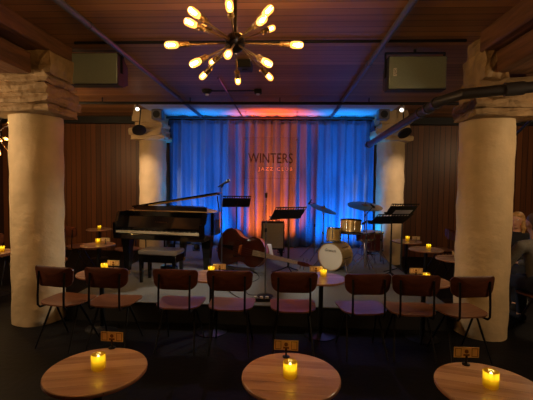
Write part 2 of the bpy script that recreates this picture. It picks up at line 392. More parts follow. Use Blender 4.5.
# ------------------------------------------------------------------ ceiling pipes
def pipe_obj(name, pts, r, mt, label, cat='pipe', rings=()):
    t = empty(name, pts[0], 0, label, cat); o = Vector(pts[0])
    b = MB(); b.tube([Vector(p)-o for p in pts], r, 14); b.build('pipe_run', mt, t)
    for q, L in rings:
        a, c = Vector(pts[q[0]]), Vector(pts[q[1]]); d = (c-a).normalized(); p = a.lerp(c, q[2])-o
        b = MB(); b.cyl(p-d*L/2, p+d*L/2, r*1.22, n=14); b.build('coupling', mt, t)
    return t
pipe_obj('ceiling_pipe', [(-1.9, -2.8, 3.2), (-1.9, 3, 3.2), (-1.9, 8.7, 3.2)], 0.031, 'pipe', 'thin ceiling pipe running to the stage left of the chandelier', rings=[((1, 2, 0.1), 0.06), ((1, 2, 0.62), 0.06)])
pipe_obj('ceiling_pipe', [(1.03, -2.8, 3.2), (1.03, 3, 3.2), (1.03, 8.7, 3.2)], 0.031, 'pipe', 'thin ceiling pipe running to the stage right of the chandelier', rings=[((1, 2, 0.3), 0.06), ((1, 2, 0.75), 0.06)])
pipe_obj('ceiling_pipe', [(-0.98, 5.4, 3.22), (-0.98, 8.7, 3.22)], 0.014, 'pipe', 'slender conduit reaching the curtain beside the smoke detector')
pipe_obj('ceiling_conduit', [(-2.35, 4.08, 3.235), (1.9, 4.08, 3.235)], 0.016, 'black', 'black conduit crossing the ceiling between the two front columns')
pipe_obj('drain_pipe', [ay(368, 145, 6.9), (1.56, 3.85, 2.55), (1.68, 3.66, 2.575), (2.4, 3.56, 2.63), (3.6, 3.4, 2.69)], 0.052, 'dark_pipe',
         'thick dark pipe bending across the right front column', rings=[((0, 1, 0.97), 0.05), ((0, 1, 0.9), 0.05), ((0, 1, 0.83), 0.05), ((2, 3, 0.62), 0.16), ((0, 1, 0.02), 0.1)])
pipe_obj('handrail_pipe', [ay(515, 135, 5.6), ay(533, 118, 5.2)], 0.02, 'dark_pipe', 'short dark pipe at the right edge beyond the column')
p0 = az(245, 62, CZ)
b = MB(); b.box(-0.09, 0.09, -0.12, 0.12, -0.1, 0, bev=0.008); b.cyl((0, 0, -0.1), (0, 0, -0.115), 0.04)
tag(b.build('junction_box', 'black', loc=(p0.x, p0.y, CZ)), 'black junction box on the ceiling behind the chandelier', 'junction box')
for k, (px, py) in enumerate(((207, 90), (258, 89.5))):
    p = az(px, py, CZ)
    t = empty('smoke_detector', (p.x, p.y, CZ), 0, ('dark domed' if k == 0 else 'dark boxy') + ' smoke detector at the %s end of a ceiling conduit' % ('left' if k == 0 else 'right'), 'smoke detector', 'smoke detectors on the ceiling')
    b = MB()
    if k == 0: b.lathe([(0.09, 0), (0.085, -0.03), (0.06, -0.055), (0.02, -0.065)], (0, 0, 0), 20); b.build('housing', 'speaker', t)
    else: b.box(-0.06, 0.06, -0.06, 0.06, -0.07, 0, bev=0.01); b.build('housing', 'black', t)
    b = MB(); b.lathe([(0.03, 0), (0.028, -0.025), (0.01, -0.03)], (0, 0, -0.066), 14); b.build('sensor', 'white', t)
pa, pb = az(209, 89.5, CZ), az(256, 89.2, CZ)
pipe_obj('detector_conduit', [(pa.x+0.05, pa.y+0.02, CZ-0.02), (pb.x-0.03, pb.y+0.02, CZ-0.02)], 0.01, 'black', 'thin conduit joining the two smoke detectors', 'conduit')

# ------------------------------------------------------------------ chandelier
BULB_DIRS = [((191.5, 10.7), -1), ((187.6, 21.7), -1), ((202, 27), 1), ((229, 3.4), -1), ((270, 9), -1), ((263.6, 19), -1), ((272.6, 28), 1),
             ((300, 45), -1), ((168, 45), -1), ((193, 64), -1), ((211.5, 62.5), 1), ((202, 77), 1), ((238, 82), 1), ((227.5, 55.4), -1),
             ((269, 64), -1), ((270.6, 78), 1), ((240, 36), 1)]
def chandelier():
    hub = ay(235, 43, 2.5); R0 = 0.455
    t = empty('sputnik_chandelier', hub, 0, 'starburst chandelier of glowing filament bulbs hanging over the front tables', 'chandelier', 'starburst bulb chandeliers')
    b = MB(); b.sphere((0, 0, 0), 0.068, 20); b.build('hub', 'bronze', t)
    b = MB(); b.cyl((0, 0, 0.05), (0, 0, CZ-hub.z-0.02), 0.012); b.build('rod', 'bronze', t)
    b = MB(); b.lathe([(0.07, -0.025), (0.065, -0.03), (0.07, 0.0)], (0, 0, CZ-hub.z), 24); b.build('canopy', 'bronze', t)
    for (px, py), s in BULB_DIRS:
        d = ray(px, py); oc = C0-hub; R = R0
        A = d.dot(d); B = 2*d.dot(oc); Cc = oc.dot(oc)-R*R; D = B*B-4*A*Cc
        if D < 0: k = -B/(2*A)
        else: k = (-B+s*math.sqrt(D))/(2*A)
        v = (C0+d*k-hub).normalized()
        arm = MB(); arm.cyl(v*0.05, v*0.335, 0.0065); arm.cyl(v*0.33, v*0.345, 0.012, 0.018); a = arm.build('arm', 'brass', t)
        pl = lamp('bulb_light', 'POINT', v*0.432, 5.0, (1.0, 0.66, 0.33), size=0.018); pl.parent = a
        so = MB(); so.lathe([(0.015, 0), (0.0195, 0.004), (0.0195, 0.028), (0.017, 0.030), (0.017, 0.036), (0.0195, 0.038), (0.0195, 0.068), (0.016, 0.072)], v*0.322, 16, v); so.build('socket', 'brass', a)
        bu = MB(); bu.lathe([(0.014, 0), (0.019, 0.008), (0.0225, 0.02), (0.0225, 0.062), (0.019, 0.075), (0.011, 0.083), (0.002, 0.086)], v*0.392, 18, v); bu.build('bulb', 'bulb', a)
        fi = MB(); fi.lathe([(0.002, 0), (0.008, 0.006), (0.0105, 0.025), (0.009, 0.045), (0.002, 0.052)], v*0.41, 10, v); fi.build('filament', 'filament', a)
    return t
ch = chandelier()
ch2 = copy_tree(ch); ch2.location = (-4.6, 5.7, 2.42); ch2.rotation_euler = (0.3, 0.2, 1.0)
ch2['label'] = 'far starburst chandelier of small bulbs half hidden by the left front column'

# ------------------------------------------------------------------ chairs
def plate(outline, mapf, thick, n=18):
    """closed slab from grid: outline(u)->(lo,hi); mapf(u,w)->Vector, normal offset along nf"""
    pass
def rounded(w, h, r, n=6):
    pts = []
    for cx, cy, a0 in ((w/2-r, h/2-r, 0), (-w/2+r, h/2-r, PI/2), (-w/2+r, -h/2+r, PI), (w/2-r, -h/2+r, 1.5*PI)):
        for k in range(n+1): a = a0+PI/2*k/n; pts.append((cx+r*math.cos(a), cy+r*math.sin(a)))
    return pts
def bent_board(b, outline, f, th, rings=5):
    """concentric rings of an outline mapped to 3D by f(x,y,side)"""
    def surf(side):
        out = []
        for k in range(rings, 0, -1):
            s = k/rings; out.append([f(x*s, y*s, side) for x, y in outline])
        return out
    top, bot = surf(1), surf(-1)
    allr = list(reversed(top))+bot       # centre -> rim (top) -> rim -> centre (bottom)
    b.loft(allr)
def make_chair():
    t = empty('dining_chair')
    # backrest: bent plywood, wraps forward (+Y) at its ends
    b = MB(); W, Hh = 0.455, 0.2
    def fb(x, y, s): return Vector((x, -0.235+1.0*x*x+0.10*(-y)*0.9+s*0.007, 0.748+y))
    ob = []
    for cx, cz, a0, r_ in ((W/2-0.04, Hh/2-0.04, 0, 0.04), (-W/2+0.04, Hh/2-0.04, PI/2, 0.04), (-W/2+0.1, -Hh/2+0.085, PI, 0.085), (W/2-0.1, -Hh/2+0.085, 1.5*PI, 0.085)):
        for k in range(8):
            a = a0+PI/2*k/7; ex = 1.0 if r_ < 0.05 else 1.1
            ob.append((cx+r_*ex*math.cos(a), cz+r_*math.sin(a)))
    bent_board(b, ob, fb, 0); b.build('backrest', 'chair_back', t)
    b = MB()
    ol = []
    for x, y in rounded(1.0, 1.0, 0.28, 7):
        wv = 0.435+0.05*(y+0.5); ol.append((x*wv, y*0.42))
    def fs(x, y, s): return Vector((x, y, 0.462-0.018*math.cos(min(1, abs(x)/0.22)*PI/2)+(-0.02 if False else 0.10*max(0, -y-0.12)**1.2-0.12*max(0, y-0.14)**1.3)+s*0.007))
    bent_board(b, ol, fs, 0, 7); b.build('seat', 'chair_seat', t)
    for sx in (-1, 1):
        x = sx*0.155
        b = MB(); b.tube([(x, -0.225, 0.80), (x, -0.232, 0.7), (x, -0.24, 0.56), (x, -0.24, 0.46), (x, -0.215, 0.432), (x, -0.14, 0.428), (x, 0.15, 0.428)], 0.0105, 8); b.build('back_upright', 'frame', t)
        b = MB(); b.tube([(x, -0.05, 0.43), (x+sx*0.045, -0.235, 0.005)], [0.011, 0.009], 8); b.build('leg', 'frame', t)
        b = MB(); b.tube([(x, -0.03, 0.43), (x+sx*0.045, 0.2, 0.005)], [0.011, 0.009], 8); b.build('leg', 'frame', t)
    b = MB(); b.tube([(-0.155, -0.05, 0.43), (0.155, -0.05, 0.43)], 0.009, 8); b.tube([(-0.155, 0.13, 0.43), (0.155, 0.13, 0.43)], 0.009, 8); b.build('stretcher', 'frame', t)
    return t
proto = make_chair(); used = False
def chair(x, y, rz, label, group, z=0.0):
    global used
    c = copy_tree(proto) if used else proto; used = True
    c.location = (x, y, z); c.rotation_euler = (0, 0, rz); tag(c, label, 'chair', group)
    return c
G1 = 'wooden chairs in the row facing the stage'
row = [(50.5, 267, -0.2, 'wooden chair turned aside in front of the left column, first of the row'),
       (104, 270, -0.04, 'wooden chair backing on camera in front of the leftmost stage-edge table'),
       (174, 270.5, -0.02, 'wooden chair with purple lit seat directly below the piano bench'),
       (229, 270.5, 0.0, 'wooden chair below the left music stand, between piano and microphone stand'),
       (294.5, 272, 0.02, 'wooden chair with reddish seat below the centre music stand'),
       (369.5, 275.5, 0.1, 'wooden chair with violet seat below the drum kit cymbal'),
       (418, 275, -0.02, 'wooden chair in front of the rightmost stage-edge table and its card'),
       (476, 277, 0.18, 'wooden chair in front of the right column, last of the row')]
for px, py, rz, lb in row:
    p = ay(px, py, 3.52); off = Vector((-math.sin(rz), math.cos(rz)))*0.235
    chair(p.x+off.x, 3.52+off.y, rz, lb, G1)
G2 = 'wooden chairs at the side tables'
for x, y, rz, lb in [(-3.62, 5.55, -1.3, 'dim wooden chair with brown seat beside the left side table'),
                     (-2.85, 6.7, 2.6, 'dark chair between the left side table and the piano'),
                     (-3.9, 6.9, -0.6, 'dark chair behind the left side table near the board wall'),
                     (-4.75, 5.9, 0.1, 'dark chair at the far left edge behind the left column'),
                     (2.95, 6.35, 1.5, 'dark chair right of the middle right side table'),
                     (3.05, 7.3, 1.6, 'dark chair right of the farthest right side table')]:
    chair(x, y, rz, lb, G2)

# ------------------------------------------------------------------ tables
def make_table():
    t = empty('cafe_table')
    R = 0.27; b = MB()
    b.lathe([(R-0.012, 0.625), (R, 0.630), (R+0.001, 0.638)], n=64, caps=True); b.build('table_edge', 'table_edge', t)
    b = MB(); b.lathe([(R, 0.638), (R, 0.646), (R-0.004, 0.65)], n=64); b.build('tabletop', 'table', t)
    b = MB(); b.lathe([(0.026, 0.02), (0.026, 0.6), (0.06, 0.612), (0.06, 0.624)], n=20); b.build('pedestal', 'frame', t)
    b = MB(); b.lathe([(0.18, 0.0), (0.18, 0.008), (0.15, 0.014), (0.05, 0.022), (0.03, 0.03)], n=40); b.build('base', 'frame', t)
    return t
tproto = make_table(); tused = False
def table(x, y, label, group, rz=0.0, s=1.0):
    global tused
    c = copy_tree(tproto) if tused else tproto; tused = True
    c.location = (x, y, 0); c.rotation_euler = (0, 0, rz); tag(c, label, 'table', group)
    return c
def make_candle():
    t = empty('candle_holder')
    b = MB(); b.lathe([(0.030, 0.0), (0.037, 0.006), (0.0385, 0.02), (0.0385, 0.082), (0.0365, 0.086), (0.0345, 0.082), (0.0345, 0.022), (0.01, 0.02)], n=28); b.build('glass_jar', 'jar', t)
    b = MB(); b.lathe([(0.026, 0.026), (0.029, 0.032), (0.029, 0.054), (0.025, 0.057), (0.008, 0.055)], n=24); b.build('candle', 'wax', t)
    b = MB(); b.lathe([(0.002, 0.058), (0.008, 0.064), (0.007, 0.072), (0.001, 0.082)], n=12); b.build('flame', 'flame', t)
    cl = lamp('candle_light', 'POINT', (0, 0, 0.072), 0.22, (1.0, 0.76, 0.22), size=0.012); cl.parent = t
    return t
cproto = make_candle(); cused = False
GC = 'glowing candle jars on the tables'
def candle(p, label):
    global cused
    c = copy_tree(cproto) if cused else cproto; cused = True
    c.location = p; tag(c, label, 'candle', GC); return c
def make_card():
    t = empty('card_stand')
    b = MB(); b.lathe([(0.022, 0), (0.022, 0.005), (0.006, 0.009), (0.005, 0.035)], n=16); b.build('base', 'frame', t)
    b = MB(); b.box(-0.006, 0.006, -0.006, 0.006, 0.03, 0.055, bev=0.001); b.build('clip', 'bronze', t)
    b = MB(); b.box(-0.073, 0.073, -0.0012, 0.0012, 0.042, 0.104); cd_ = b.build('card', 'card', t)
    for x0, x1 in ((-0.066, -0.03), (0.03, 0.066)):
        b = MB(); a0, a1, c0, c1_ = x0, x1, 0.048, 0.098; w0 = 0.003
        outer = [(a0, c0), (a1, c0), (a1, c1_), (a0, c1_)]; inner = [(a0+w0, c0+w0), (a1-w0, c0+w0), (a1-w0, c1_-w0), (a0+w0, c1_-w0)]
        b.loft([[(x, y_, z) for x, z in q] for q, y_ in ((outer, -0.0012), (outer, -0.002), (inner, -0.002), (inner, -0.0012))], caps=False)
        b.build('border', 'card_ink', cd_, smooth=False)
    b = MB(); b.cyl((0, -0.0025, 0.078), (0, -0.0012, 0.078), 0.012); b.box(-0.018, 0.018, -0.0022, -0.0012, 0.052, 0.063); b.build('emblem', 'card_ink', cd_, smooth=False)
    return t
kproto = make_card(); kused = False
GK = 'small cards in stands on the tables'
def card(p, rz, label):
    global kused
    c = copy_tree(kproto) if kused else kproto; kused = True
    c.location = p; c.rotation_euler = (0, 0, rz); tag(c, label, 'card', GK); return c
TZ = 0.651
GT1, GT2, GT3 = 'round wooden tables nearest the camera', 'round tables along the stage edge', 'round side tables'
for (x, y, rz, lb) in ((-1.035, 1.985, 0.25, 'round wooden table in the foreground, leftmost of the front three'), (0.052, 1.995, -0.06, 'round wooden table in the foreground, at the middle bottom of the photo'), (1.095, 1.95, -0.25, 'dim round wooden table in the foreground at bottom right')):
    table(x, y, lb, GT1, rz)
for (x, lb) in ((-2.09, 'round table at the stage edge, mostly hidden behind the second chair'), (-0.81, 'round table at the stage edge between the chairs below the piano'),
                (0.43, 'round table at the stage edge in front of the bass drum'), (1.56, 'round table at the stage edge nearest the right column')):
    table(x, 4.135, lb, GT2)
for (x, y, lb) in ((-3.09, 6.0, 'small round side table left of the piano'), (-4.06, 7.95, 'farthest round table against the left board wall'), (-4.25, 5.2, 'round table at the far left behind the left column'),
                   (2.32, 7.05, 'farthest round table on the right beside the drums'), (2.36, 6.2, 'middle round table on the right with a candle'), (2.5, 5.45, 'nearest round side table beside the right column')):
    table(x, y, lb, GT3)
candle(az(98.5, 369, TZ), 'bright yellow candle jar on the bottom left foreground table')
candle(az(290, 377, TZ), 'bright yellow candle jar on the bottom middle foreground table')
candle(az(490.5, 387, TZ), 'bright yellow candle jar on the bottom right foreground table')
candle((-2.11, 4.24, TZ), 'candle jar glowing above the second chair of the row')
candle((-0.83, 4.21, TZ), 'candle jar on the table between the third and fourth chairs')
candle((0.46, 4.20, TZ), 'candle jar on the table in front of the bass drum')
candle((1.58, 4.12, TZ), 'candle jar peeking above the seventh chair of the row')
candle(az(98, 243.5, TZ), 'small candle jar on the side table left of the piano')
candle((-4.04, 7.9, TZ), 'tiny candle jar on the farthest left table by the wall')
candle((-4.13, 5.2, TZ), 'candle jar at the extreme left edge of the photo')
candle(az(407.5, 240.5, TZ), 'tiny candle jar on the farthest right table')
candle(az(428.5, 249, TZ), 'small candle jar on the middle right side table')
card(az(112, 348, TZ), -0.05, 'bordered card on the bottom left foreground table')
card(az(286, 357, TZ), -0.05, 'bordered card on the bottom middle foreground table')
card(az(466, 364.5, TZ), 0.02, 'bordered card on the bottom right foreground table')
card((-2.04, 4.32, TZ), 0, 'card standing above the second chair of the row')
card((-0.74, 4.25, TZ), 0, 'card beside the candle between the third and fourth chairs')
card((0.38, 4.24, TZ), 0, 'card left of the candle in front of the bass drum')
card((1.52, 4.27, TZ), 0, 'card standing above the seventh chair of the row')
card((-2.99, 6.05, TZ), 0, 'card on the side table left of the piano')
card(az(416, 242, TZ), 0, 'tiny card on the farthest right table')
card((2.52, 5.45, TZ), 0, 'card on the side table beside the right column')

# ------------------------------------------------------------------ hanging loudspeakers
def loudspeaker(px0, py0, px1, py1, y, label, led=False):
    A_, B_ = ay(px0, py1, y), ay(px1, py0, y); x0, x1, z0, z1 = A_.x, B_.x, A_.z, B_.z
    cx = (x0+x1)/2; t = empty('loudspeaker', (cx, y, (z0+z1)/2), 0, label, 'speaker', 'loudspeakers hung from the ceiling')
    w_, h_ = (x1-x0)/2, (z1-z0)/2; b = MB()
    b.loft([[(-w_, 0, -h_), (w_, 0, -h_), (w_, 0, h_), (-w_, 0, h_)], [(-w_, 0.14, -h_), (w_, 0.14, -h_), (w_, 0.14, h_), (-w_, 0.14, h_)],
            [(-w_*0.92, 0.33, -h_*0.6), (w_*0.92, 0.33, -h_*0.6), (w_*0.92, 0.33, h_*0.6), (-w_*0.92, 0.33, h_*0.6)]])
    b.build('cabinet', 'speaker', t, smooth=False)
    b = MB(); b.box(-w_+0.006, w_-0.006, -0.02, -0.001, -h_+0.008, h_-0.008, bev=0.006); g = b.build('grille', 'grille', t)
    b = MB(); b.box(-w_+0.05, -w_+0.085, -0.026, -0.02, -0.04, 0.045); bd = b.build('badge', 'white', g, smooth=False)
    text_mesh('badge_lettering', 'QSC', 0.035, 'ink', bd, Matrix.Translation((-w_+0.078, -0.0275, 0.003)) @ FRONT @ Matrix.Rotation(PI/2, 4, 'Z'), 0.0006)
    b = MB()
    for sx in (-1, 1): b.box(sx*(w_+0.012)-0.006, sx*(w_+0.012)+0.006, 0.08, 0.12, -0.03, h_+0.06)
    b.box(-w_-0.018, w_+0.018, 0.08, 0.12, h_+0.06, h_+0.072); b.build('yoke', 'black', t, smooth=False)
    b = MB(); b.cyl((0, 0.1, h_+0.07), (0, 0.1, CZ-(z0+z1)/2), 0.016); b.build('drop_rod', 'black', t)
    if led:
        b = MB(); b.sphere((w_*0.9, 0.1, h_+0.075), 0.014, 8); b.build('indicator', 'red_led', t)
loudspeaker(65.5, 53, 118, 84.5, 4.3, 'black loudspeaker with white badge hung beside the left column capital', True)
loudspeaker(388, 56, 447, 89.5, 4.3, 'black loudspeaker with grey grille hung near the right column', False)

# ------------------------------------------------------------------ acrylic sign
a_, b_ = ay(243, 178.5, 7.9), ay(299, 137.5, 7.9)
sg = empty('acrylic_sign', ((a_.x+b_.x)/2, 7.9, (a_.z+b_.z)/2), 0, 'clear hanging sign panel reading WINTERS JAZZ CLUB in front of the curtain', 'sign')
sw, sh = (b_.x-a_.x)/2, (b_.z-a_.z)/2
b = MB(); b.box(-sw, sw, -0.005, 0.005, -sh, sh); b.build('panel', 'acrylic', sg, smooth=False)
c_ = ay(270.5, 163, 7.9)-sg.location
text_mesh('lettering', 'WINTERS', 0.30, 'ink', sg, Matrix.Translation((c_.x, -0.01, c_.z)) @ FRONT, 0.002, width=0.95)
c_ = ay(275.5, 170.6, 7.9)-sg.location
text_mesh('lettering', 'JAZZ CLUB', 0.10, 'pale', sg, Matrix.Translation((c_.x, -0.01, c_.z)) @ FRONT, 0.002, 1.5, width=0.72)
b = MB(); outer = [(-sw, -sh), (sw, -sh), (sw, sh), (-sw, sh)]; inner = [(x*(1-0.005/sw), z*(1-0.005/sh)) for x, z in outer]
b.loft([[(x, y_, z) for x, z in q] for q, y_ in ((outer, -0.006), (inner, -0.006), (inner, 0.006), (outer, 0.006), (outer, -0.006))], caps=False); b.build('panel_edge', 'acrylic_edge', sg, smooth=False)
for sx in (-1, 1):
    b = MB(); b.cyl((sx*(sw-0.05), -0.012, sh-0.05), (sx*(sw-0.05), 0.012, sh-0.05), 0.018); b.build('standoff', 'chrome', sg)
    b = MB(); b.cyl((sx*(sw-0.05), 0, sh-0.05), (sx*(sw-0.05), 0, CZ-sg.location.z), 0.003, n=6); b.build('hanging_wire', 'steel', sg)

# ------------------------------------------------------------------ stage lights and small fixtures
def stage_light(p, target, label, lens='lens_lit', r=0.04, top=3.13):
    t = empty('stage_light', p, 0, label, 'stage light', 'spot lights hung over the stage')
    d = (Vector(target)-Vector(p)).normalized(); b = MB(); b.lathe([(r*0.6, -0.14), (r, -0.08), (r, 0.04), (r*1.05, 0.05)], (0, 0, 0), 18, d); b.build('can', 'white' if lens == 'lens_lit' else 'black', t)
    b = MB(); b.lathe([(r*0.85, 0.051), (r*0.8, 0.054)], (0, 0, 0), 18, d); b.build('lens', lens, t)
    b = MB(); b.cyl((0, 0, 0.03), (0, 0, top-p[2]), 0.008); b.build('clamp', 'black', t)
pL, pR = ay(137, 108, 6.75), ay(402, 109, 6.7)
stage_light(pR, (0.2, 2.5, 0.3), 'small white lit spotlight under the lighting bar beside the thick pipe')
stage_light(pL, (-0.5, 3.0, 0.3), 'small lit spotlight under the lighting bar left of the curtain')
p_ = ay(157, 115, 8.0)
def small_box(p, label):
    t = empty('monitor_speaker', p, 0, label, 'speaker', 'small white boxes near the far columns')
    b = MB(); b.box(-0.11, 0.11, -0.1, 0.1, -0.1, 0.1, bev=0.01); b.build('housing', 'steel', t)
    b = MB(); b.lathe([(0.07, 0), (0.075, 0.006), (0.06, 0.012), (0.02, 0.004)], (0, -0.1, 0), 20, (0, -1, 0)); b.build('speaker_cone', 'black', t)
    b = MB(); b.cyl((0, 0, 0.1), (0, 0, CZ-p[2]), 0.01); b.build('drop_rod', 'black', t)
small_box(ay(158, 115, 7.75), 'small white box speaker over the left end of the curtain')
small_box(ay(383, 115, 7.75), 'small white box speaker over the right end of the curtain')
def wall_disc(p, label):
    t = empty('hanging_disc', p, 0, label, 'fan', 'dark round fixtures beside the far columns')  # plain dark disc for a hanging fixture of unclear kind
    b = MB(); b.lathe([(0.11, 0), (0.14, 0.015), (0.14, 0.05), (0.11, 0.06)], (0, 0, 0), 24, (0.3, -0.55, -0.8)); b.build('housing', 'black', t)
    b = MB(); b.cyl((0, 0.02, 0.08), (0, 0.1, CZ-p[2]), 0.012); b.build('bracket', 'black', t)
wall_disc(ay(139, 129, 7.7), 'dark round fixture hanging beside the left far column')
wall_disc(ay(404, 132, 7.6), 'dark round fixture hanging beside the right far column')
# uplights on the stage floor at the curtain
for k, (x, c, p) in enumerate(UP):
    wd = ['leftmost, behind the piano', 'second from the left, behind the piano', 'nearest the piano leg', 'orange, left of the amplifier', 'orange, behind the amplifier', 'blue, behind the crash cymbal', 'blue, behind the bass drum', 'rightmost, beside the far column'][k]
    t = empty('floor_uplight', (x, 7.75, SZ), 0, 'small black floor light washing the curtain, '+wd, 'floor light', 'floor lights at the foot of the curtain')
    b = MB(); b.lathe([(0.05, 0.03), (0.06, 0.05), (0.06, 0.13), (0.055, 0.13)], (0, 0, 0), 18, (0, 0.42, 0.9)); b.build('can', 'black', t)
    b = MB(); b.lathe([(0.045, 0.131), (0.04, 0.133)], (0, 0, 0), 16, (0, 0.42, 0.9)); b.build('lens', 'orange_lens' if c == ORANGE else 'blue_lens', t)
    b = MB(); b.box(-0.07, 0.07, -0.03, 0.03, 0, 0.012); b.box(-0.075, -0.065, -0.015, 0.015, 0, 0.09); b.box(0.065, 0.075, -0.015, 0.015, 0, 0.09); b.build('bracket', 'black', t, smooth=False)

# ------------------------------------------------------------------ grand piano
def piano():
    t = empty('grand_piano', (-2.60, 5.42, SZ), math.radians(-9.8), 'black grand piano with its lid slightly raised at the left of the stage', 'piano')
    Wd, Dp = 1.53, 1.75
    def outline(ins=0.0, y0=0.0):
        pts = [(0.04+ins, y0), (Wd-ins, y0), (Wd-ins, 0.55)]
        for k in range(1, 13):
            s = k/12; pts.append((Wd-ins-(0.62)*(3*s*s-2*s**3), 0.55+(Dp-0.75)*s))
        for k in range(1, 9):
            a = PI/2*k/8; pts.append((Wd-ins-0.62-0.5+0.5*math.cos(a)-0.0, Dp-0.2+(0.2-ins)*math.sin(a)))
        pts += [(0.14+ins, Dp-ins), (0.04+ins, Dp-0.1-ins)]
        return pts
    b = MB(); b.prism(outline(0, 0.30), 0.66, 1.0); b.build('case', 'lacquer', t, smooth=False)
    b = MB(); b.prism([(x, y) for x, y in outline(0.05, 0.36)], 1.0, 1.006); b.build('soundboard', 'goldwood', t, smooth=False)
    b = MB(); b.box(0.04, 1.5, 0.0, 0.32, 0.6, 0.68, bev=0.008); b.build('key_bed', 'lacquer', t)
    for x0, x1_ in ((0.04, 0.082), (1.42, 1.505)):
        b = MB(); b.prism([(0.0, 0.66), (0.34, 0.66), (0.34, 1.0), (0.13, 1.0), (0.10, 0.97), (0.05, 0.86), (0.0, 0.84)], x0, x1_, Matrix(((0, 0, 1, 0), (1, 0, 0, 0), (0, 1, 0, 0), (0, 0, 0, 1))))
        b.build('key_cheek', 'lacquer', t, smooth=False)
    ky = MB()
    n = 52; kw = 1.34/n
    for k in range(n): ky.box(0.08+k*kw+0.0008, 0.08+(k+1)*kw-0.0008, 0.015, 0.165, 0.69, 0.722)
    kb = ky.build('white_keys', 'ivory', t, smooth=False)
    bk = MB()
    for k in range(n-1):
        if (k % 7) in (0, 1, 3, 4, 5): bk.box(0.08+(k+1)*kw-0.006, 0.08+(k+1)*kw+0.006, 0.065, 0.165, 0.722, 0.733)
    bk.build('black_keys', 'ebony', t, smooth=False)
    b = MB(); b.loft([[(0.08, 0.165, 0.69), (1.43, 0.165, 0.69), (1.42, 0.32, 0.69), (0.08, 0.32, 0.69)], [(0.08, 0.18, 0.76), (1.42, 0.18, 0.76), (1.42, 0.32, 0.76), (0.08, 0.32, 0.76)], [(0.08, 0.24, 0.92), (1.42, 0.24, 0.92), (1.42, 0.32, 0.92), (0.08, 0.32, 0.92)]])
    fb = b.build('fallboard', 'lacquer', t, smooth=False)
    text_mesh('lettering', 'YAMAHA', 0.042, 'brass', fb, Matrix.Translation((0.72, 0.196, 0.83)) @ Matrix.Rotation(math.radians(69), 4, 'X'), 0.001, 1.3)
    b = MB(); b.loft([[(0.12, 0.40, 1.0), (1.38, 0.40, 1.0), (1.38, 0.415, 1.0), (0.12, 0.415, 1.0)], [(0.16, 0.5, 1.07), (1.34, 0.5, 1.07), (1.34, 0.515, 1.07), (0.16, 0.515, 1.07)]]); b.build('music_desk', 'lacquer', t, smooth=False)
    # lid hinged on the left side, opened a little on the short prop
    R = Matrix.Translation((0, 0, 1.012)) @ Matrix.Rotation(math.radians(-9.5), 4, 'Y')
    b = MB(); b.prism([(x+0.0, y) for x, y in outline(-0.01, 0.58)], 0.0, 0.022, R); b.build('lid', 'lacquer', t, smooth=False)
    b = MB(); b.prism([(0.0, 0.58), (1.5, 0.58), (1.46, 0.95), (0.0, 0.95)], 0.024, 0.044, R); b.build('lid_flap', 'lacquer', t, smooth=False)
    b = MB(); b.prism([(0.3, 0.572), (1.5, 0.572), (1.5, 0.579), (0.3, 0.579)], 0.001, 0.02, R); b.build('lid_lit_strip', 'gold', t, smooth=False)  # gold strip paints in the light on the lid's underside
    b = MB(); b.cyl((1.46, 0.72, 1.0), (1.43, 0.72, 1.24), 0.01); b.build('lid_prop', 'lacquer', t)
    for (x, y) in ((0.13, 0.25), (1.43, 0.3), (0.5, 1.45)):
        b = MB(); b.loft([[(x+sx*s, y+sy*s, z) for sx, sy in ((-1, -1), (1, -1), (1, 1), (-1, 1))] for s, z in ((0.035, 0.07), (0.055, 0.4), (0.07, 0.56), (0.075, 0.66))]); lg = b.build('leg', 'lacquer', t, smooth=False)
        b = MB(); b.cyl((x-0.018, y, 0.035), (x+0.018, y, 0.035), 0.035, n=16); b.cyl((x, y, 0.05), (x, y, 0.08), 0.014); b.build('caster', 'gold', lg)
    b = MB(); b.cyl((0.68, 0.42, 0.12), (0.66, 0.42, 0.66), 0.014); b.cyl((0.82, 0.42, 0.12), (0.84, 0.42, 0.66), 0.014); b.box(0.62, 0.88, 0.36, 0.46, 0.06, 0.14, bev=0.01); ly = b.build('pedal_lyre', 'lacquer', t)
    for x in (0.69, 0.75, 0.81):
        b = MB(); b.box(x-0.012, x+0.012, 0.26, 0.38, 0.07, 0.08, bev=0.002); b.build('pedal', 'gold', ly)
piano()
bc = az(161, 249.5, 0.72)
t = empty('piano_bench', (bc.x, bc.y+0.03, SZ), math.radians(-6), 'black piano bench with a pale lit padded top', 'bench')
b = MB(); b.box(-0.29, 0.29, -0.17, 0.17, 0.41, 0.475, bev=0.018); b.build('cushion', 'leather', t)
b = MB(); b.box(-0.28, 0.28, -0.16, 0.16, 0.30, 0.41, bev=0.006); b.build('apron', 'lacquer', t)
for x in (-0.25, 0.25):
    for y in (-0.13, 0.13):
        b = MB(); b.loft([[(x+sx*s, y+sy*s, z) for sx, sy in ((-1, -1), (1, -1), (1, 1), (-1, 1))] for s, z in ((0.018, 0), (0.026, 0.33))]); b.build('leg', 'lacquer', t, smooth=False)

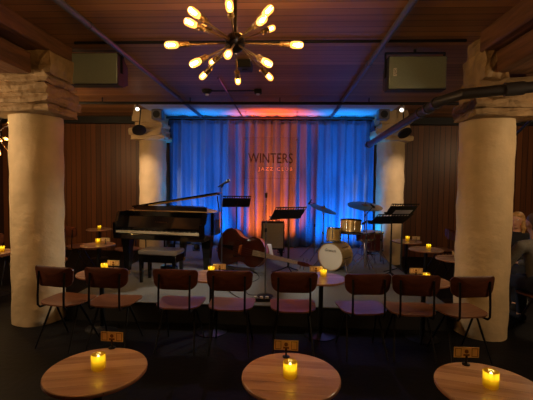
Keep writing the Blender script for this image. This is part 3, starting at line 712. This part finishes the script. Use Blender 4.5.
# ------------------------------------------------------------------ music stands and microphone stands
def tripod(b, z, r, y0=0.0, n=3, a0=0.3, th=0.008):
    for k in range(n):
        a = a0+2*PI*k/n; b.tube([(0, 0, z), (r*math.cos(a), r*math.sin(a), 0.012)], th, 8)
def music_stand(x, y, zc, w_, rz, tilt, label, legs='black', h_=0.33, slots=True):
    t = empty('music_stand', (x, y, SZ), rz, label, 'music stand', 'black music stands on the stage')
    zc -= SZ
    M = Matrix.Translation((0, 0, zc)) @ Matrix.Rotation(math.radians(tilt), 4, 'X')
    b = MB(); n = 12
    # desk with a row of slots under its top edge and down its sides
    b.box(-w_/2, w_/2, -0.002, 0.002, -h_/2, h_/2-0.07)
    b.box(-w_/2, w_/2, -0.002, 0.002, h_/2-0.026, h_/2)
    for k in range(n+1):
        xx = -w_/2+w_*k/n; b.box(max(-w_/2, xx-0.009), min(w_/2, xx+0.009), -0.002, 0.002, h_/2-0.071, h_/2-0.025)
    b.box(-w_/2, w_/2, 0.002, 0.06, -h_/2-0.002, -h_/2+0.003)
    b.xf(M); b.build('desk', 'black', t, smooth=False)
    b = MB(); b.lathe([(0.016, 0), (0.016, 0.5), (0.012, 0.51), (0.010, zc-0.04-0.1)], (0, -0.02, 0.1), 12); b.cyl((0, -0.03, zc-0.03), (0, 0.0, zc), 0.018); b.build('pole', 'black', t)
    for k in range(3):
        a = 0.5+2*PI*k/3; b = MB(); b.tube([(0, -0.02, 0.3 if legs != 'black' else 0.12), (0.12*math.cos(a), -0.02+0.12*math.sin(a), 0.2 if legs != 'black' else 0.06), (0.27*math.cos(a), -0.02+0.27*math.sin(a), 0.01)], 0.009, 8); b.build('leg', legs, t)
ms = ay(236.5, 201.5, 6.6); music_stand(ms.x, 6.6, ms.z, 0.50, 0.22, 50, 'black music stand with silver tripod legs between piano and microphone', 'steel')
ms = ay(288.5, 213, 5.95); music_stand(ms.x, 5.95, ms.z, 0.54, 0.42, 50, 'black music stand at the centre of the stage in front of the amplifier')
ms = ay(402, 209.5, 6.1); music_stand(ms.x, 6.1, ms.z, 0.46, 0.15, 52, 'rear music stand of the pair at the right of the stage')
ms = ay(391, 219, 5.7); music_stand(ms.x, 5.7, ms.z, 0.60, 0.3, 58, 'front music stand of the pair at the right of the stage')

sp_ = ay(405, 216, 5.86)
b = MB(); b.box(-0.15, 0.15, -0.001, 0.001, -0.11, 0.11); b.xf(Matrix.Rotation(math.radians(52), 4, 'X'))
tag(b.build('sheet_music', 'paper', smooth=False, loc=(ms.x+0.17, 5.78, ms.z+0.07), rot=(0, 0, 0.3)), 'pale sheet of music lying on the front right music stand', 'sheet music')
t = empty('microphone_stand', az(265, 296, SZ), 0, 'thin straight microphone stand on a round base at centre stage', 'microphone stand')
b = MB(); b.lathe([(0.1, 0), (0.1, 0.01), (0.03, 0.02), (0.015, 0.03)], n=28); b.build('base', 'black', t)
b = MB(); b.cyl((0, 0, 0.02), (0, 0, 0.85), 0.010); b.cyl((0, 0, 0.85), (0, 0, 1.28), 0.007); b.build('pole', 'steel', t)
b = MB(); b.cyl((0, 0, 0.83), (0, 0, 0.88), 0.016); b.build('clutch', 'black', t)
b = MB(); b.cyl((0, 0, 1.27), (0, -0.01, 1.33), 0.014, 0.018); b.build('microphone_clip', 'black', t)

mp_ = ay(222, 187, 5.85)
t = empty('microphone_stand', (mp_.x, 5.85, SZ), 0, 'tall microphone stand holding a microphone beside the piano lid', 'microphone stand')
zz = mp_.z-SZ
b = MB(); b.cyl((0, 0, 0.1), (0, 0, 0.9), 0.011); b.cyl((0, 0, 0.9), (0, 0, zz), 0.008); b.build('pole', 'steel', t)
for k in range(3):
    a = 0.9+2*PI*k/3; b = MB(); b.tube([(0, 0, 0.14), (0.28*math.cos(a), 0.28*math.sin(a), 0.01)], 0.008, 8); b.build('leg', 'black', t)
b = MB(); b.cyl((-0.01, 0, zz-0.01), (0.02, 0, zz+0.04), 0.014); b.build('clutch', 'black', t)
mc = empty('microphone', (mp_.x-0.03, 5.85, SZ+zz+0.02), 0, 'black vocal microphone tilted on the stand by the piano', 'microphone')
dv = Vector((0.85, -0.2, 0.5)).normalized()
b = MB(); b.lathe([(0.011, -0.04), (0.017, 0.1), (0.02, 0.13)], (0, 0, 0), 14, dv); b.build('handle', 'black', mc)
b = MB(); b.lathe([(0.02, 0.13), (0.027, 0.15), (0.027, 0.165), (0.02, 0.185), (0.005, 0.193)], (0, 0, 0), 16, dv); b.build('grille', 'steel', mc)

# ------------------------------------------------------------------ double bass lying on its side
def double_bass():
    # local frame: u = length axis (lower bout at u=0, scroll at u=1.75), v = width, w = depth
    lo = ay(231, 246, 6.45); sc = ay(318, 266, 5.95)
    base = Vector((lo.x, lo.y, SZ))
    t = empty('double_bass', base, 0, 'brown double bass lying on its side with its neck towards the drums', 'double bass')
    A = lo-base; Bv = Vector((sc.x, sc.y, max(sc.z, SZ+0.12)))-base
    u = (Bv-A).normalized(); n_ = Vector((-0.15, -1, 0.12)); n_ = (n_-u*n_.dot(u)).normalized(); v = n_.cross(u).normalized()
    L = (Bv-A).length; u0 = -0.16
    hw = [(0, 0.02), (0.015, 0.13), (0.05, 0.22), (0.12, 0.295), (0.22, 0.325), (0.32, 0.30), (0.41, 0.235), (0.46, 0.215), (0.52, 0.2), (0.58, 0.2), (0.63, 0.215), (0.66, 0.24), (0.74, 0.255), (0.84, 0.24), (0.91, 0.19), (0.97, 0.11), (1.0, 0.05)]
    SL = 0.88
    # smooth outline
    def half(s):
        for (a, p), (c, q) in zip(hw, hw[1:]):
            if a <= s <= c: k = (s-a)/(c-a); return p+(q-p)*k
        return 0.04
    N_ = 44; ss = [0.5-0.5*math.cos(PI*k/N_) for k in range(N_+1)]
    up = [(s*SL, half(s)) for s in ss]; ol = up+[(a, -p) for a, p in reversed(up)]
    P = lambda a, p, d: A+u*(a+u0)+v*p+n_*d
    cx = 0.42
    def ring(s, d): return [P(cx+(a-cx)*s, p*s, d) for a, p in ol]
    b = MB(); b.loft([ring(0.985, 0.0), ring(0.985, 0.17)], caps=False); b.build('ribs', 'bassdark', t)
    b = MB(); b.loft([ring(0.3, 0.197), ring(0.75, 0.19), ring(1.0, 0.176), ring(1.0, 0.168), ring(0.3, 0.167)]); fp = b.build('front_plate', 'bass', t)
    b = MB(); b.loft([ring(0.3, -0.03), ring(0.75, -0.02), ring(1.0, -0.006), ring(1.0, 0.002), ring(0.3, 0.003)]); b.build('back_plate', 'bassdark', t)
    for sv in (-1, 1):
        b = MB(); b.tube([P(0.32+k*0.028, sv*(0.12+0.02*math.sin(k*0.9)), 0.196) for k in range(8)], 0.006, 6); b.build('sound_hole', 'ebony', fp)
    b = MB(); b.loft([[P(a, p, d) for p, d in ((-w1, 0.19), (w1, 0.19), (w1*0.8, d1), (-w1*0.8, d1))] for a, w1, d1 in ((0.44, 0.085, 0.30), (0.455, 0.085, 0.30))]); b.build('bridge', 'bassdark', t)
    b = MB(); b.loft([[P(a, p, d) for p, d in ((-w1, d0), (w1, d0), (w1, d0+0.02), (-w1, d0+0.02))] for a, w1, d0 in ((0.68, 0.045, 0.225), (1.45, 0.024, 0.2))]); b.build('fingerboard', 'fingerboard', t)
    b = MB(); b.loft([[P(a, p, d) for p, d in ((-w1, 0.198), (w1, 0.198), (w1*0.7, 0.15), (-w1*0.7, 0.15))] for a, w1 in ((0.84, 0.03), (1.45, 0.022))]); b.build('neck', 'bass', t)
    b = MB(); b.loft([[P(a, p, d) for p, d in ((-w1, 0.21), (w1, 0.21), (w1, 0.15), (-w1, 0.15))] for a, w1 in ((1.45, 0.024), (1.55, 0.034), (1.64, 0.026))]); b.build('peg_box', 'bass', t)
    b = MB()
    b.tube([P(1.63+0.045*math.cos(th)*(1-th/14), 0, 0.16+0.045*math.sin(th)*(1-th/14)) for th in [k*0.45 for k in range(20)]], 0.018, 8); b.build('scroll', 'bass', t)
    b = MB(); b.loft([[P(a, p, d) for p, d in ((-w1, 0.21), (w1, 0.21), (w1, 0.23), (-w1, 0.23))] for a, w1 in ((0.08, 0.02), (0.3, 0.04))]); b.build('tailpiece', 'ebony', t)
    for k in range(4):
        p = (k-1.5)*0.018; b = MB(); b.tube([P(0.28, p*1.4, 0.235), P(0.447, p*2, 0.305), P(1.45, p*0.7, 0.225)], 0.0016, 5); b.build('string', 'steel', t)
    for k in range(4):
        sv = 1 if k % 2 else -1; a = 1.5+0.03*k; b = MB(); b.cyl(P(a, 0, 0.18), P(a, sv*0.09, 0.18), 0.006); b.build('tuning_peg', 'steel', t)
double_bass()

# amplifier, paper, strip, cables
t = empty('guitar_amplifier', (-0.21, 7.3, SZ+0.09), 0.05, 'guitar amplifier with a pale grille in front of the orange part of the curtain', 'amplifier')
b = MB(); b.box(-0.23, 0.23, 0, 0.26, 0.05, 0.60, bev=0.012); b.build('cabinet', 'ampcase', t)
b = MB(); b.box(-0.205, 0.205, -0.012, 0.0, 0.08, 0.575, bev=0.004); b.build('grille_cloth', 'tweed', t)
b = MB(); b.box(-0.2, 0.2, 0.04, 0.2, 0.60, 0.606); b.build('control_panel', 'steel', t)
for x in (-0.12, -0.06, 0.0, 0.06, 0.12):
    b = MB(); b.cyl((x, 0.08, 0.606), (x, 0.08, 0.622), 0.012); b.build('knob', 'black', t)
b = MB(); b.tube([(-0.09, 0.13, 0.6), (-0.08, 0.13, 0.635), (0.08, 0.13, 0.635), (0.09, 0.13, 0.6)], 0.009, 8); b.build('handle', 'black', t)
for x in (-0.18, 0.18):
    for y in (0.04, 0.22):
        b = MB(); b.cyl((x, y, -0.09), (x, y, 0.05), 0.022, 0.026); b.build('foot', 'black', t)
pa = az(270, 262, SZ+0.0)
b = MB(); n = 8; vs = []
for k in range(n+1):
    s = k/n
    for j in (0, 1): vs.append((-0.05+0.10*j-0.05*s, 0.04*s*s+0.06*s, 0.0+0.22*s))
b.add(vs, [(2*k, 2*k+1, 2*k+3, 2*k+2) for k in range(n)])
o = b.build('sheet_music', 'paper', loc=ay(271, 253.5, 6.35))
o.modifiers.new('thick', 'SOLIDIFY').thickness = 0.002
o.location.z = SZ+0.17
tag(o, 'loose pale sheet of music propped behind the double bass neck', 'sheet music')
p = az(262, 301.5, SZ)
t = empty('power_strip', (p.x, 4.5, SZ), 0.05, 'small power strip with white plugs at the front edge of the stage', 'power strip')
b = MB(); b.box(-0.13, 0.13, -0.028, 0.028, 0, 0.035, bev=0.006); b.build('housing', 'black', t)
for k in range(3):
    b = MB(); b.box(-0.1+k*0.07, -0.06+k*0.07, -0.018, 0.018, 0.035, 0.06, bev=0.005); b.build('plug', 'white', t)
def cable(pts, label, r=0.005):
    P_ = [Vector(q) for q in pts]; out = []
    for i in range(len(P_)-1):
        p0 = P_[max(i-1, 0)]; p1 = P_[i]; p2 = P_[i+1]; p3 = P_[min(i+2, len(P_)-1)]
        for k in range(8):
            s = k/8; out.append(0.5*((2*p1)+(p2-p0)*s+(2*p0-5*p1+4*p2-p3)*s*s+(3*p1-p0-3*p2+p3)*s**3))
    out.append(P_[-1]); b = MB(); b.tube(out, r, 6); return tag(b.build('cable', 'cable'), label, 'cable')
zf = SZ+0.006
cable([(-0.22, 4.66, 0.262+0.02), (-0.45, 4.75, zf), (-0.5, 5.2, zf), (-0.36, 5.6, zf), (-0.5, 6.05, zf)], 'black cable curling from the centre microphone stand towards the bass')
cable([(-0.34, 4.52, zf), (-0.55, 4.6, zf), (-0.75, 5.0, zf), (-0.6, 5.5, zf), (-1.1, 6.2, zf)], 'black cable running from the power strip towards the piano')
cable([(0.05, 5.4, zf), (0.4, 5.6, zf), (0.35, 6.0, zf), (0.75, 6.0, zf)], 'black cable lying on the carpet before the bass drum')

# ------------------------------------------------------------------ drum kit
def drum(b, r, d): b.lathe([(r, 0), (r, d)], n=40)
def drum_parts(parent, c, axis, r, d, shell, headname='head', lugs=8, hoop='chrome'):
    q = Vector((0, 0, 1)).rotation_difference(Vector(axis).normalized()); c = Vector(c)
    def W(p): return c+q @ Vector(p)
    b = MB(); b.lathe([(r, 0.01), (r, d-0.01)], c, 44, axis); sh_ = b.build('shell', shell, parent)
    for z0 in (0.0, d-0.028):
        b = MB(); b.lathe([(r+0.001, z0), (r+0.012, z0), (r+0.012, z0+0.028), (r+0.001, z0+0.028)], c, 44, axis, caps=False); b.build('hoop', hoop, parent)
    for z0, s in ((0.006, -1), (d-0.006, 1)):
        b = MB(); b.lathe([(r-0.002, z0-0.001), (r-0.002, z0+0.001)], c, 44, axis); b.build(headname, 'head', parent)
    for k in range(lugs):
        a = 2*PI*k/lugs+0.2
        b = MB(); b.tube([W(((r+0.012)*math.cos(a), (r+0.012)*math.sin(a), d*0.18)), W(((r+0.012)*math.cos(a), (r+0.012)*math.sin(a), d*0.82))], 0.006, 6); b.build('lug', 'chrome', parent)
    return q
kc = ay(330, 257.5, 6.2)
t = empty('bass_drum', (kc.x, kc.y, SZ), 0, 'gold sparkle bass drum with a cream head and a tom mounted on top', 'drum')
ax = Vector((math.sin(math.radians(36)), math.cos(math.radians(36)), 0.0))
q = drum_parts(t, (0, 0, 0.232), ax, 0.222, 0.38, 'sparkle', 'drum_head', 8, 'sparkle')
perp = Vector((ax.y, -ax.x, 0))
M = Matrix(((perp.x, 0, -ax.x, 0), (perp.y, 0, -ax.y, 0), (0, 1, 0, 0), (0, 0, 0, 1)))
M = Matrix.Translation(Vector((0, 0, 0.232))-ax*0.004+Vector((0, 0, 0.09))-perp*0.0) @ M
text_mesh('lettering', 'Gretsch', 0.066, 'ink', t, M, 0.0006, shear=0.3)
for s in (-1, 1):
    b = MB(); b.tube([perp*s*0.21+ax*0.1+Vector((0, 0, 0.2)), perp*s*0.33+ax*-0.03+Vector((0, 0, 0.008))], 0.008, 8); b.build('spur', 'chrome', t)
# tom on the bass drum
tm = ax*0.2+Vector((0, 0, 0.45))
b = MB(); b.tube([tm, tm+Vector((0.0, 0.02, 0.22))], 0.011, 8); b.build('tom_mount', 'chrome', t)
tl = empty('tom_drum', (ay(333.5, 242, 6.4)).to_tuple(), 0, 'small gold tom drum left of the larger tom over the bass drum', 'drum')
drum_parts(tl, (0, 0, 0), (0.05, 0.14, 1), 0.118, 0.25, 'sparkle', 'drum_head', 6)
b = MB(); b.cyl((0.02, 0.15, -(tl.location.z-SZ)), (0.02, 0.15, 0.1), 0.012); b.build('stand', 'chrome', tl)
for k in range(3):
    a = 0.6+2*PI*k/3; b = MB(); b.tube([(0.02, 0.15, -(tl.location.z-SZ)+0.25), (0.02+0.2*math.cos(a), 0.15+0.2*math.sin(a), -(tl.location.z-SZ)+0.01)], 0.008, 6); b.build('leg', 'chrome', tl)
tr = empty('tom_drum', (ay(350.5, 234, 6.45)).to_tuple(), 0, 'larger gold tom drum with a dark hoop above the bass drum', 'drum')
drum_parts(tr, (0, 0, 0), (0.05, 0.2, 1), 0.172, 0.25, 'sparkle', 'drum_head', 8, 'bronze')
b = MB(); b.cyl((0.0, 0.2, -(tr.location.z-SZ)), (0.0, 0.2, 0.1), 0.012); b.build('stand', 'chrome', tr)
for k in range(3):
    a = 0.2+2*PI*k/3; b = MB(); b.tube([(0, 0.2, -(tr.location.z-SZ)+0.2), (0.2*math.cos(a), 0.2+0.2*math.sin(a), -(tr.location.z-SZ)+0.01)], 0.008, 6); b.build('leg', 'chrome', tr)
sn = empty('snare_drum', (ay(366, 240, 6.6)).to_tuple(), 0, 'dark red snare drum right of the larger tom', 'drum')
drum_parts(sn, (0, 0, 0), (-0.1, 0.05, 1), 0.16, 0.14, 'snare', 'drum_head', 8)
hz = sn.location.z-SZ
b = MB(); b.cyl((0, 0, -hz+0.05), (0, 0, -0.03), 0.012); b.build('stand', 'chrome', sn)
for k in range(3):
    a = 0.9+2*PI*k/3; b = MB(); b.tube([(0, 0, -hz+0.25), (0.22*math.cos(a), 0.22*math.sin(a), -hz+0.01)], 0.008, 6); b.build('leg', 'chrome', sn)
    b = MB(); b.tube([(0, 0, -0.06), (0.16*math.cos(a), 0.16*math.sin(a), -0.005)], 0.007, 6); b.build('basket_arm', 'chrome', sn)
ft = empty('floor_tom', (ay(352, 262, 6.75).x+0.42, 7.0, SZ), 0, 'dark floor tom half hidden behind the snare stand', 'drum')
drum_parts(ft, (0, 0, 0.22), (0, 0, 1), 0.19, 0.36, 'snare', 'drum_head', 6)
for k in range(3):
    a = 0.5+2*PI*k/3; b = MB(); b.tube([(0.2*math.cos(a), 0.2*math.sin(a), 0.4), (0.21*math.cos(a), 0.21*math.sin(a), 0.02), (0.24*math.cos(a), 0.24*math.sin(a), 0.008)], 0.008, 6); b.build('leg', 'chrome', ft)

def cymbal_stand(px, py, y, label, r, nrm, dx=0.0, foot=0.0):
    c = ay(px, py, y); t = empty('cymbal_stand', (c.x+dx, c.y, SZ), 0, label, 'cymbal', 'cymbals on stands')
    z = c.z-SZ; nrm = Vector(nrm).normalized()
    b = MB(); b.cyl((0, 0, 0.12), (0, 0, z*0.55), 0.013); b.cyl((0, 0, z*0.55), (0, 0, z*0.93), 0.010); b.tube([(0, 0, z*0.92), (-dx*0.9, 0, z-0.02), (-dx, 0, z+0.05)], 0.007, 8); b.build('pole', 'chrome', t)
    b = MB(); b.cyl((0, 0, z*0.53), (0, 0, z*0.58), 0.02); b.cyl((0, 0, z*0.9), (0, 0, z*0.94), 0.017); b.build('clutch', 'steel', t)
    for k in range(3):
        a = 0.4+2*PI*k/3; b = MB(); b.tube([(0, 0, 0.42), (0.27*math.cos(a), 0.27*math.sin(a), 0.012)], 0.009, 8); b.tube([(0, 0, 0.16), (0.15*math.cos(a), 0.15*math.sin(a), 0.2)], 0.006, 6); b.build('leg', 'chrome', t)
    b = MB(); b.lathe([(r, -0.012), (r*0.6, 0.004), (r*0.22, 0.012), (r*0.18, 0.028), (0.012, 0.034), (0.012, 0.031), (r*0.18, 0.025), (r*0.22, 0.009), (r*0.6, 0.001), (r, -0.015)], (-dx, 0, z), 48, nrm); b.build('cymbal', 'cymbal', t)
    b = MB(); b.cyl(Vector((-dx, 0, z))+nrm*0.03, Vector((-dx, 0, z))+nrm*0.06, 0.014); b.build('wing_nut', 'steel', t)
cymbal_stand(365, 205.5, 6.7, 'large ride cymbal on a stand at the right of the drums', 0.31, (0.06, -0.22, 1))
cymbal_stand(323.5, 208.5, 6.7, 'tilted crash cymbal on a stand at the left of the drums', 0.25, (0.33, -0.16, 1))
def plain_stand(px, ptop, y, label, boom=None, top_mic=True):
    c = ay(px, ptop, y); t = empty('microphone_stand', (c.x, y, SZ), 0, label, 'microphone stand', 'microphone stands round the drums'); z = c.z-SZ
    b = MB(); b.cyl((0, 0, 0.1), (0, 0, z*0.6), 0.011); b.cyl((0, 0, z*0.6), (0, 0, z), 0.008); b.build('pole', 'steel', t)
    for k in range(3):
        a = 1.1+2*PI*k/3; b = MB(); b.tube([(0, 0, 0.3), (0.28*math.cos(a), 0.28*math.sin(a), 0.01)], 0.008, 8); b.build('leg', 'steel', t)
    b = MB(); b.cyl((0, 0, z*0.58), (0, 0, z*0.63), 0.017); b.build('clutch', 'black', t)
    if boom:
        b = MB(); b.tube([(-boom[0]*0.4, 0, z-boom[1]*0.4), (boom[0], boom[2], z+boom[1])], 0.007, 6); b.build('boom_arm', 'black', t)
        e = Vector((boom[0], boom[2], z+boom[1])); b = MB(); b.lathe([(0.012, -0.07), (0.016, 0.0), (0.02, 0.03), (0.008, 0.05)], e, 12, Vector((boom[0], boom[2], boom[1]-0.2)).normalized()); b.build('microphone_head', 'black', t)
plain_stand(315, 204, 7.25, 'chrome stand left of the crash cymbal', (-0.1, 0.03, 0))
plain_stand(381.5, 222, 6.55, 'microphone stand beside the double music stands', (-0.3, -0.02, 0.0))
plain_stand(367, 214, 6.05, 'dark microphone stand in front of the ride cymbal', (0.12, 0.12, 0.1))

# ------------------------------------------------------------------ people seated at the right
def capsules(segs, voxel=0.012, smooth=3):
    b = MB()
    for p0, p1, r0, r1 in segs:
        p0, p1 = Vector(p0), Vector(p1); d = p1-p0
        L = d.length
        if L < 1e-4: b.sphere(p0, r0, 14); continue
        prof = [(max(1e-4, r0*math.sin(k*PI/12)), -r0*math.cos(k*PI/12)) for k in range(6)]+[(r0, 0), (r1, L)]+[(max(1e-4, r1*math.cos(k*PI/12)), L+r1*math.sin(k*PI/12)) for k in range(1, 7)]
        b.lathe(prof, p0, 14, d.normalized())
    return b
def fused(b, name, mat_, parent, voxel=0.012, it=4, rot=None):
    o = b.build(name+'_raw', mat_); r = o.modifiers.new('r', 'REMESH'); r.mode = 'VOXEL'; r.voxel_size = voxel; r.use_smooth_shade = True
    s = o.modifiers.new('s', 'SMOOTH'); s.iterations = it; s.factor = 0.5
    dg = bpy.context.evaluated_depsgraph_get(); me = bpy.data.meshes.new_from_object(o.evaluated_get(dg)); me.name = name
    bpy.data.objects.remove(o); me.materials.clear(); me.materials.append(MT[mat_])
    for p in me.polygons: p.use_smooth = True; p.material_index = 0
    q = bpy.data.objects.new(name, me); COL.objects.link(q)
    if parent is not None: q.parent = parent
    return q
def hand(segs, wr, d, n, side):
    """palm and five fingers from a wrist point: d forward, n palm normal, side towards the thumb"""
    d, n, side = Vector(d).normalized(), Vector(n).normalized(), Vector(side).normalized(); wr = Vector(wr)
    for k in range(4):
        s = (1.5-k)*0.02; root = wr+d*0.035+side*s*0.6; kn = wr+d*0.085+side*s
        segs.append((root, kn, 0.013, 0.011)); L = (0.036, 0.042, 0.039, 0.03)[k]
        a = kn+d*L*0.9+n*L*0.35; segs.append((kn, a, 0.0095, 0.0085)); segs.append((a, a+d*L*0.35+n*L*0.6, 0.0085, 0.007))
    th = wr+d*0.03+side*0.03; a = th+d*0.03+side*0.025; segs.append((wr+d*0.01+side*0.01, th, 0.013, 0.012)); segs.append((th, a, 0.012, 0.01)); segs.append((a, a+d*0.028+side*0.004, 0.01, 0.008))
def person(loc, rz, female, label):
    # local frame: seated, facing +Y, chair seat at z .47
    t = empty('person', loc, rz, label, 'person', 'guests seated at the right')
    k = 0.93 if female else 1.0
    sh = 0.165 if female else 0.195; zs = 0.47+0.56*k; hz_ = 0.47+0.78*k-(0.0)
    lean = 0.06 if female else 0.13
    N0 = (0, lean, zs+0.02); hc = Vector((0, lean+0.03, hz_))
    body = []
    body += [((0, 0, 0.57), (0, lean*0.5, 0.78), 0.135, 0.13), ((0, lean*0.5, 0.78), (0, lean, zs-0.07), 0.13, 0.12), ((-sh*0.7, lean, zs-0.03), (sh*0.7, lean, zs-0.03), 0.065, 0.065)]
    body += [(N0, (0, lean+0.02, zs+0.12), 0.052, 0.05)]
    # head: skull, jaw, nose, ears
    body += [(hc+Vector((0, -0.015, 0.03)), hc+Vector((0, 0.01, 0.03)), 0.086, 0.08), (hc+Vector((0, 0.02, -0.02)), hc+Vector((0, 0.04, -0.07)), 0.066, 0.038), (hc+Vector((0, 0.085, 0.01)), hc+Vector((0, 0.108, -0.022)), 0.008, 0.013)]
    for s in (-1, 1): body += [(hc+Vector((s*0.078, 0, 0.0)), hc+Vector((s*0.08, 0.0, -0.025)), 0.014, 0.011), (hc+Vector((s*0.03, 0.07, 0.035)), hc+Vector((s*0.04, 0.066, 0.035)), 0.014, 0.012)]
    arms = []
    el = {}; wr = {}
    for s in (-1, 1):
        shp = Vector((s*sh, lean, zs-0.03)); e = Vector((s*(sh+0.07), lean+0.13, zs-0.27)); w_ = Vector((s*(sh-0.06), lean+0.36, zs-0.31))
        arms += [(shp, e, 0.05, 0.042), (e, w_, 0.04, 0.028)]; el[s] = e; wr[s] = w_
        hand(arms, w_, (-s*0.3, 1, -0.1), (0, 0.2, -1), (-s, 0.1, 0))
    legs = []
    for s in (-1, 1):
        hip = Vector((s*0.09, 0.02, 0.56)); kn = Vector((s*0.12, 0.45, 0.53)); an = Vector((s*0.12, 0.42, 0.1))
        legs += [(hip, kn, 0.085, 0.06), (kn, an, 0.056, 0.038), (an, an+Vector((0, 0.02, -0.03)), 0.04, 0.04), (an+Vector((0, -0.02, -0.055)), an+Vector((0, 0.16, -0.068)), 0.04, 0.03)]
    bo = fused(capsules(body+arms+legs), 'body', 'skin', t, 0.010, 3)
    for s in (-1, 1):
        b = MB(); b.sphere(hc+Vector((s*0.032, 0.079, 0.03)), 0.010, 10); b.build('eye', 'white', t)
        b = MB(); b.sphere(hc+Vector((s*0.032, 0.086, 0.03)), 0.0045, 8); b.build('iris', 'ebony', t)
    b = MB(); b.tube([hc+Vector((-0.024, 0.077, -0.05)), hc+Vector((0, 0.088, -0.052)), hc+Vector((0.024, 0.077, -0.05))], [0.003, 0.006, 0.003], 8); b.build('mouth', 'lips', t)
    # clothes: slightly larger shells
    gsegs = [(p, q, r1+0.014, r2+0.014) for p, q, r1, r2 in body[:3]]
    gsegs.append(((0, lean, zs-0.02), (0, lean, zs+0.015), 0.07, 0.062))
    for s in (-1, 1):
        shp = Vector((s*sh, lean, zs-0.03)); gsegs += [(shp, el[s], 0.068, 0.062), (el[s], el[s].lerp(wr[s], 0.9), 0.06, 0.045)]
    fused(capsules(gsegs), 'sweater', 'blackcloth' if female else 'greycloth', t, 0.012, 3)
    lsegs = [((-0.08, -0.01, 0.57), (0.08, -0.01, 0.57), 0.125, 0.125)]
    for s in (-1, 1):
        hip = Vector((s*0.09, 0.02, 0.56)); kn = Vector((s*0.12, 0.45, 0.53)); an = Vector((s*0.12, 0.42, 0.13))
        lsegs += [(hip, kn, 0.098, 0.074), (kn, an, 0.07, 0.055)]
    fused(capsules(lsegs), 'trousers', 'denim', t, 0.014, 3)
    ssegs = []
    for s in (-1, 1):
        an = Vector((s*0.12, 0.42, 0.1)); ssegs += [(an+Vector((0, -0.02, -0.05)), an+Vector((0, 0.17, -0.062)), 0.05, 0.037)]
    fused(capsules(ssegs), 'shoes', 'blackcloth', t, 0.012, 2)
    hs = [(hc+Vector((0, -0.03, 0.055)), hc+Vector((0, -0.005, 0.062)), 0.09, 0.082), (hc+Vector((0, -0.05, 0.02)), hc+Vector((0, -0.045, -0.03)), 0.085, 0.06)]
    if female:
        for s in (-1, 1): hs += [(hc+Vector((s*0.06, -0.01, 0.05)), hc+Vector((s*0.085, -0.01, -0.09)), 0.04, 0.035), (hc+Vector((s*0.085, -0.02, -0.09)), hc+Vector((s*0.08, -0.01, -0.16)), 0.035, 0.02)]
        hs += [(hc+Vector((0, -0.06, -0.02)), hc+Vector((0, -0.065, -0.15)), 0.07, 0.04), (hc+Vector((-0.05, 0.045, 0.085)), hc+Vector((0.04, 0.05, 0.09)), 0.025, 0.022)]
    fused(capsules(hs), 'hair', 'blonde' if female else 'greyhair', t, 0.010, 2)
    return t
wp = ay(519, 224, 5.6)
person((wp.x, 5.6, 0), 2.3, True, 'blonde person in a black top seated beyond the right column')
person((3.0, 4.36, 0), 0.2, False, 'person in a grey sweater seated at the right edge of the photo')
chair(wp.x, 5.6, 2.3, 'chair under the blonde person beyond the right column', G2)
chair(3.0, 4.36, 0.2, 'chair under the person in the grey sweater', G2)
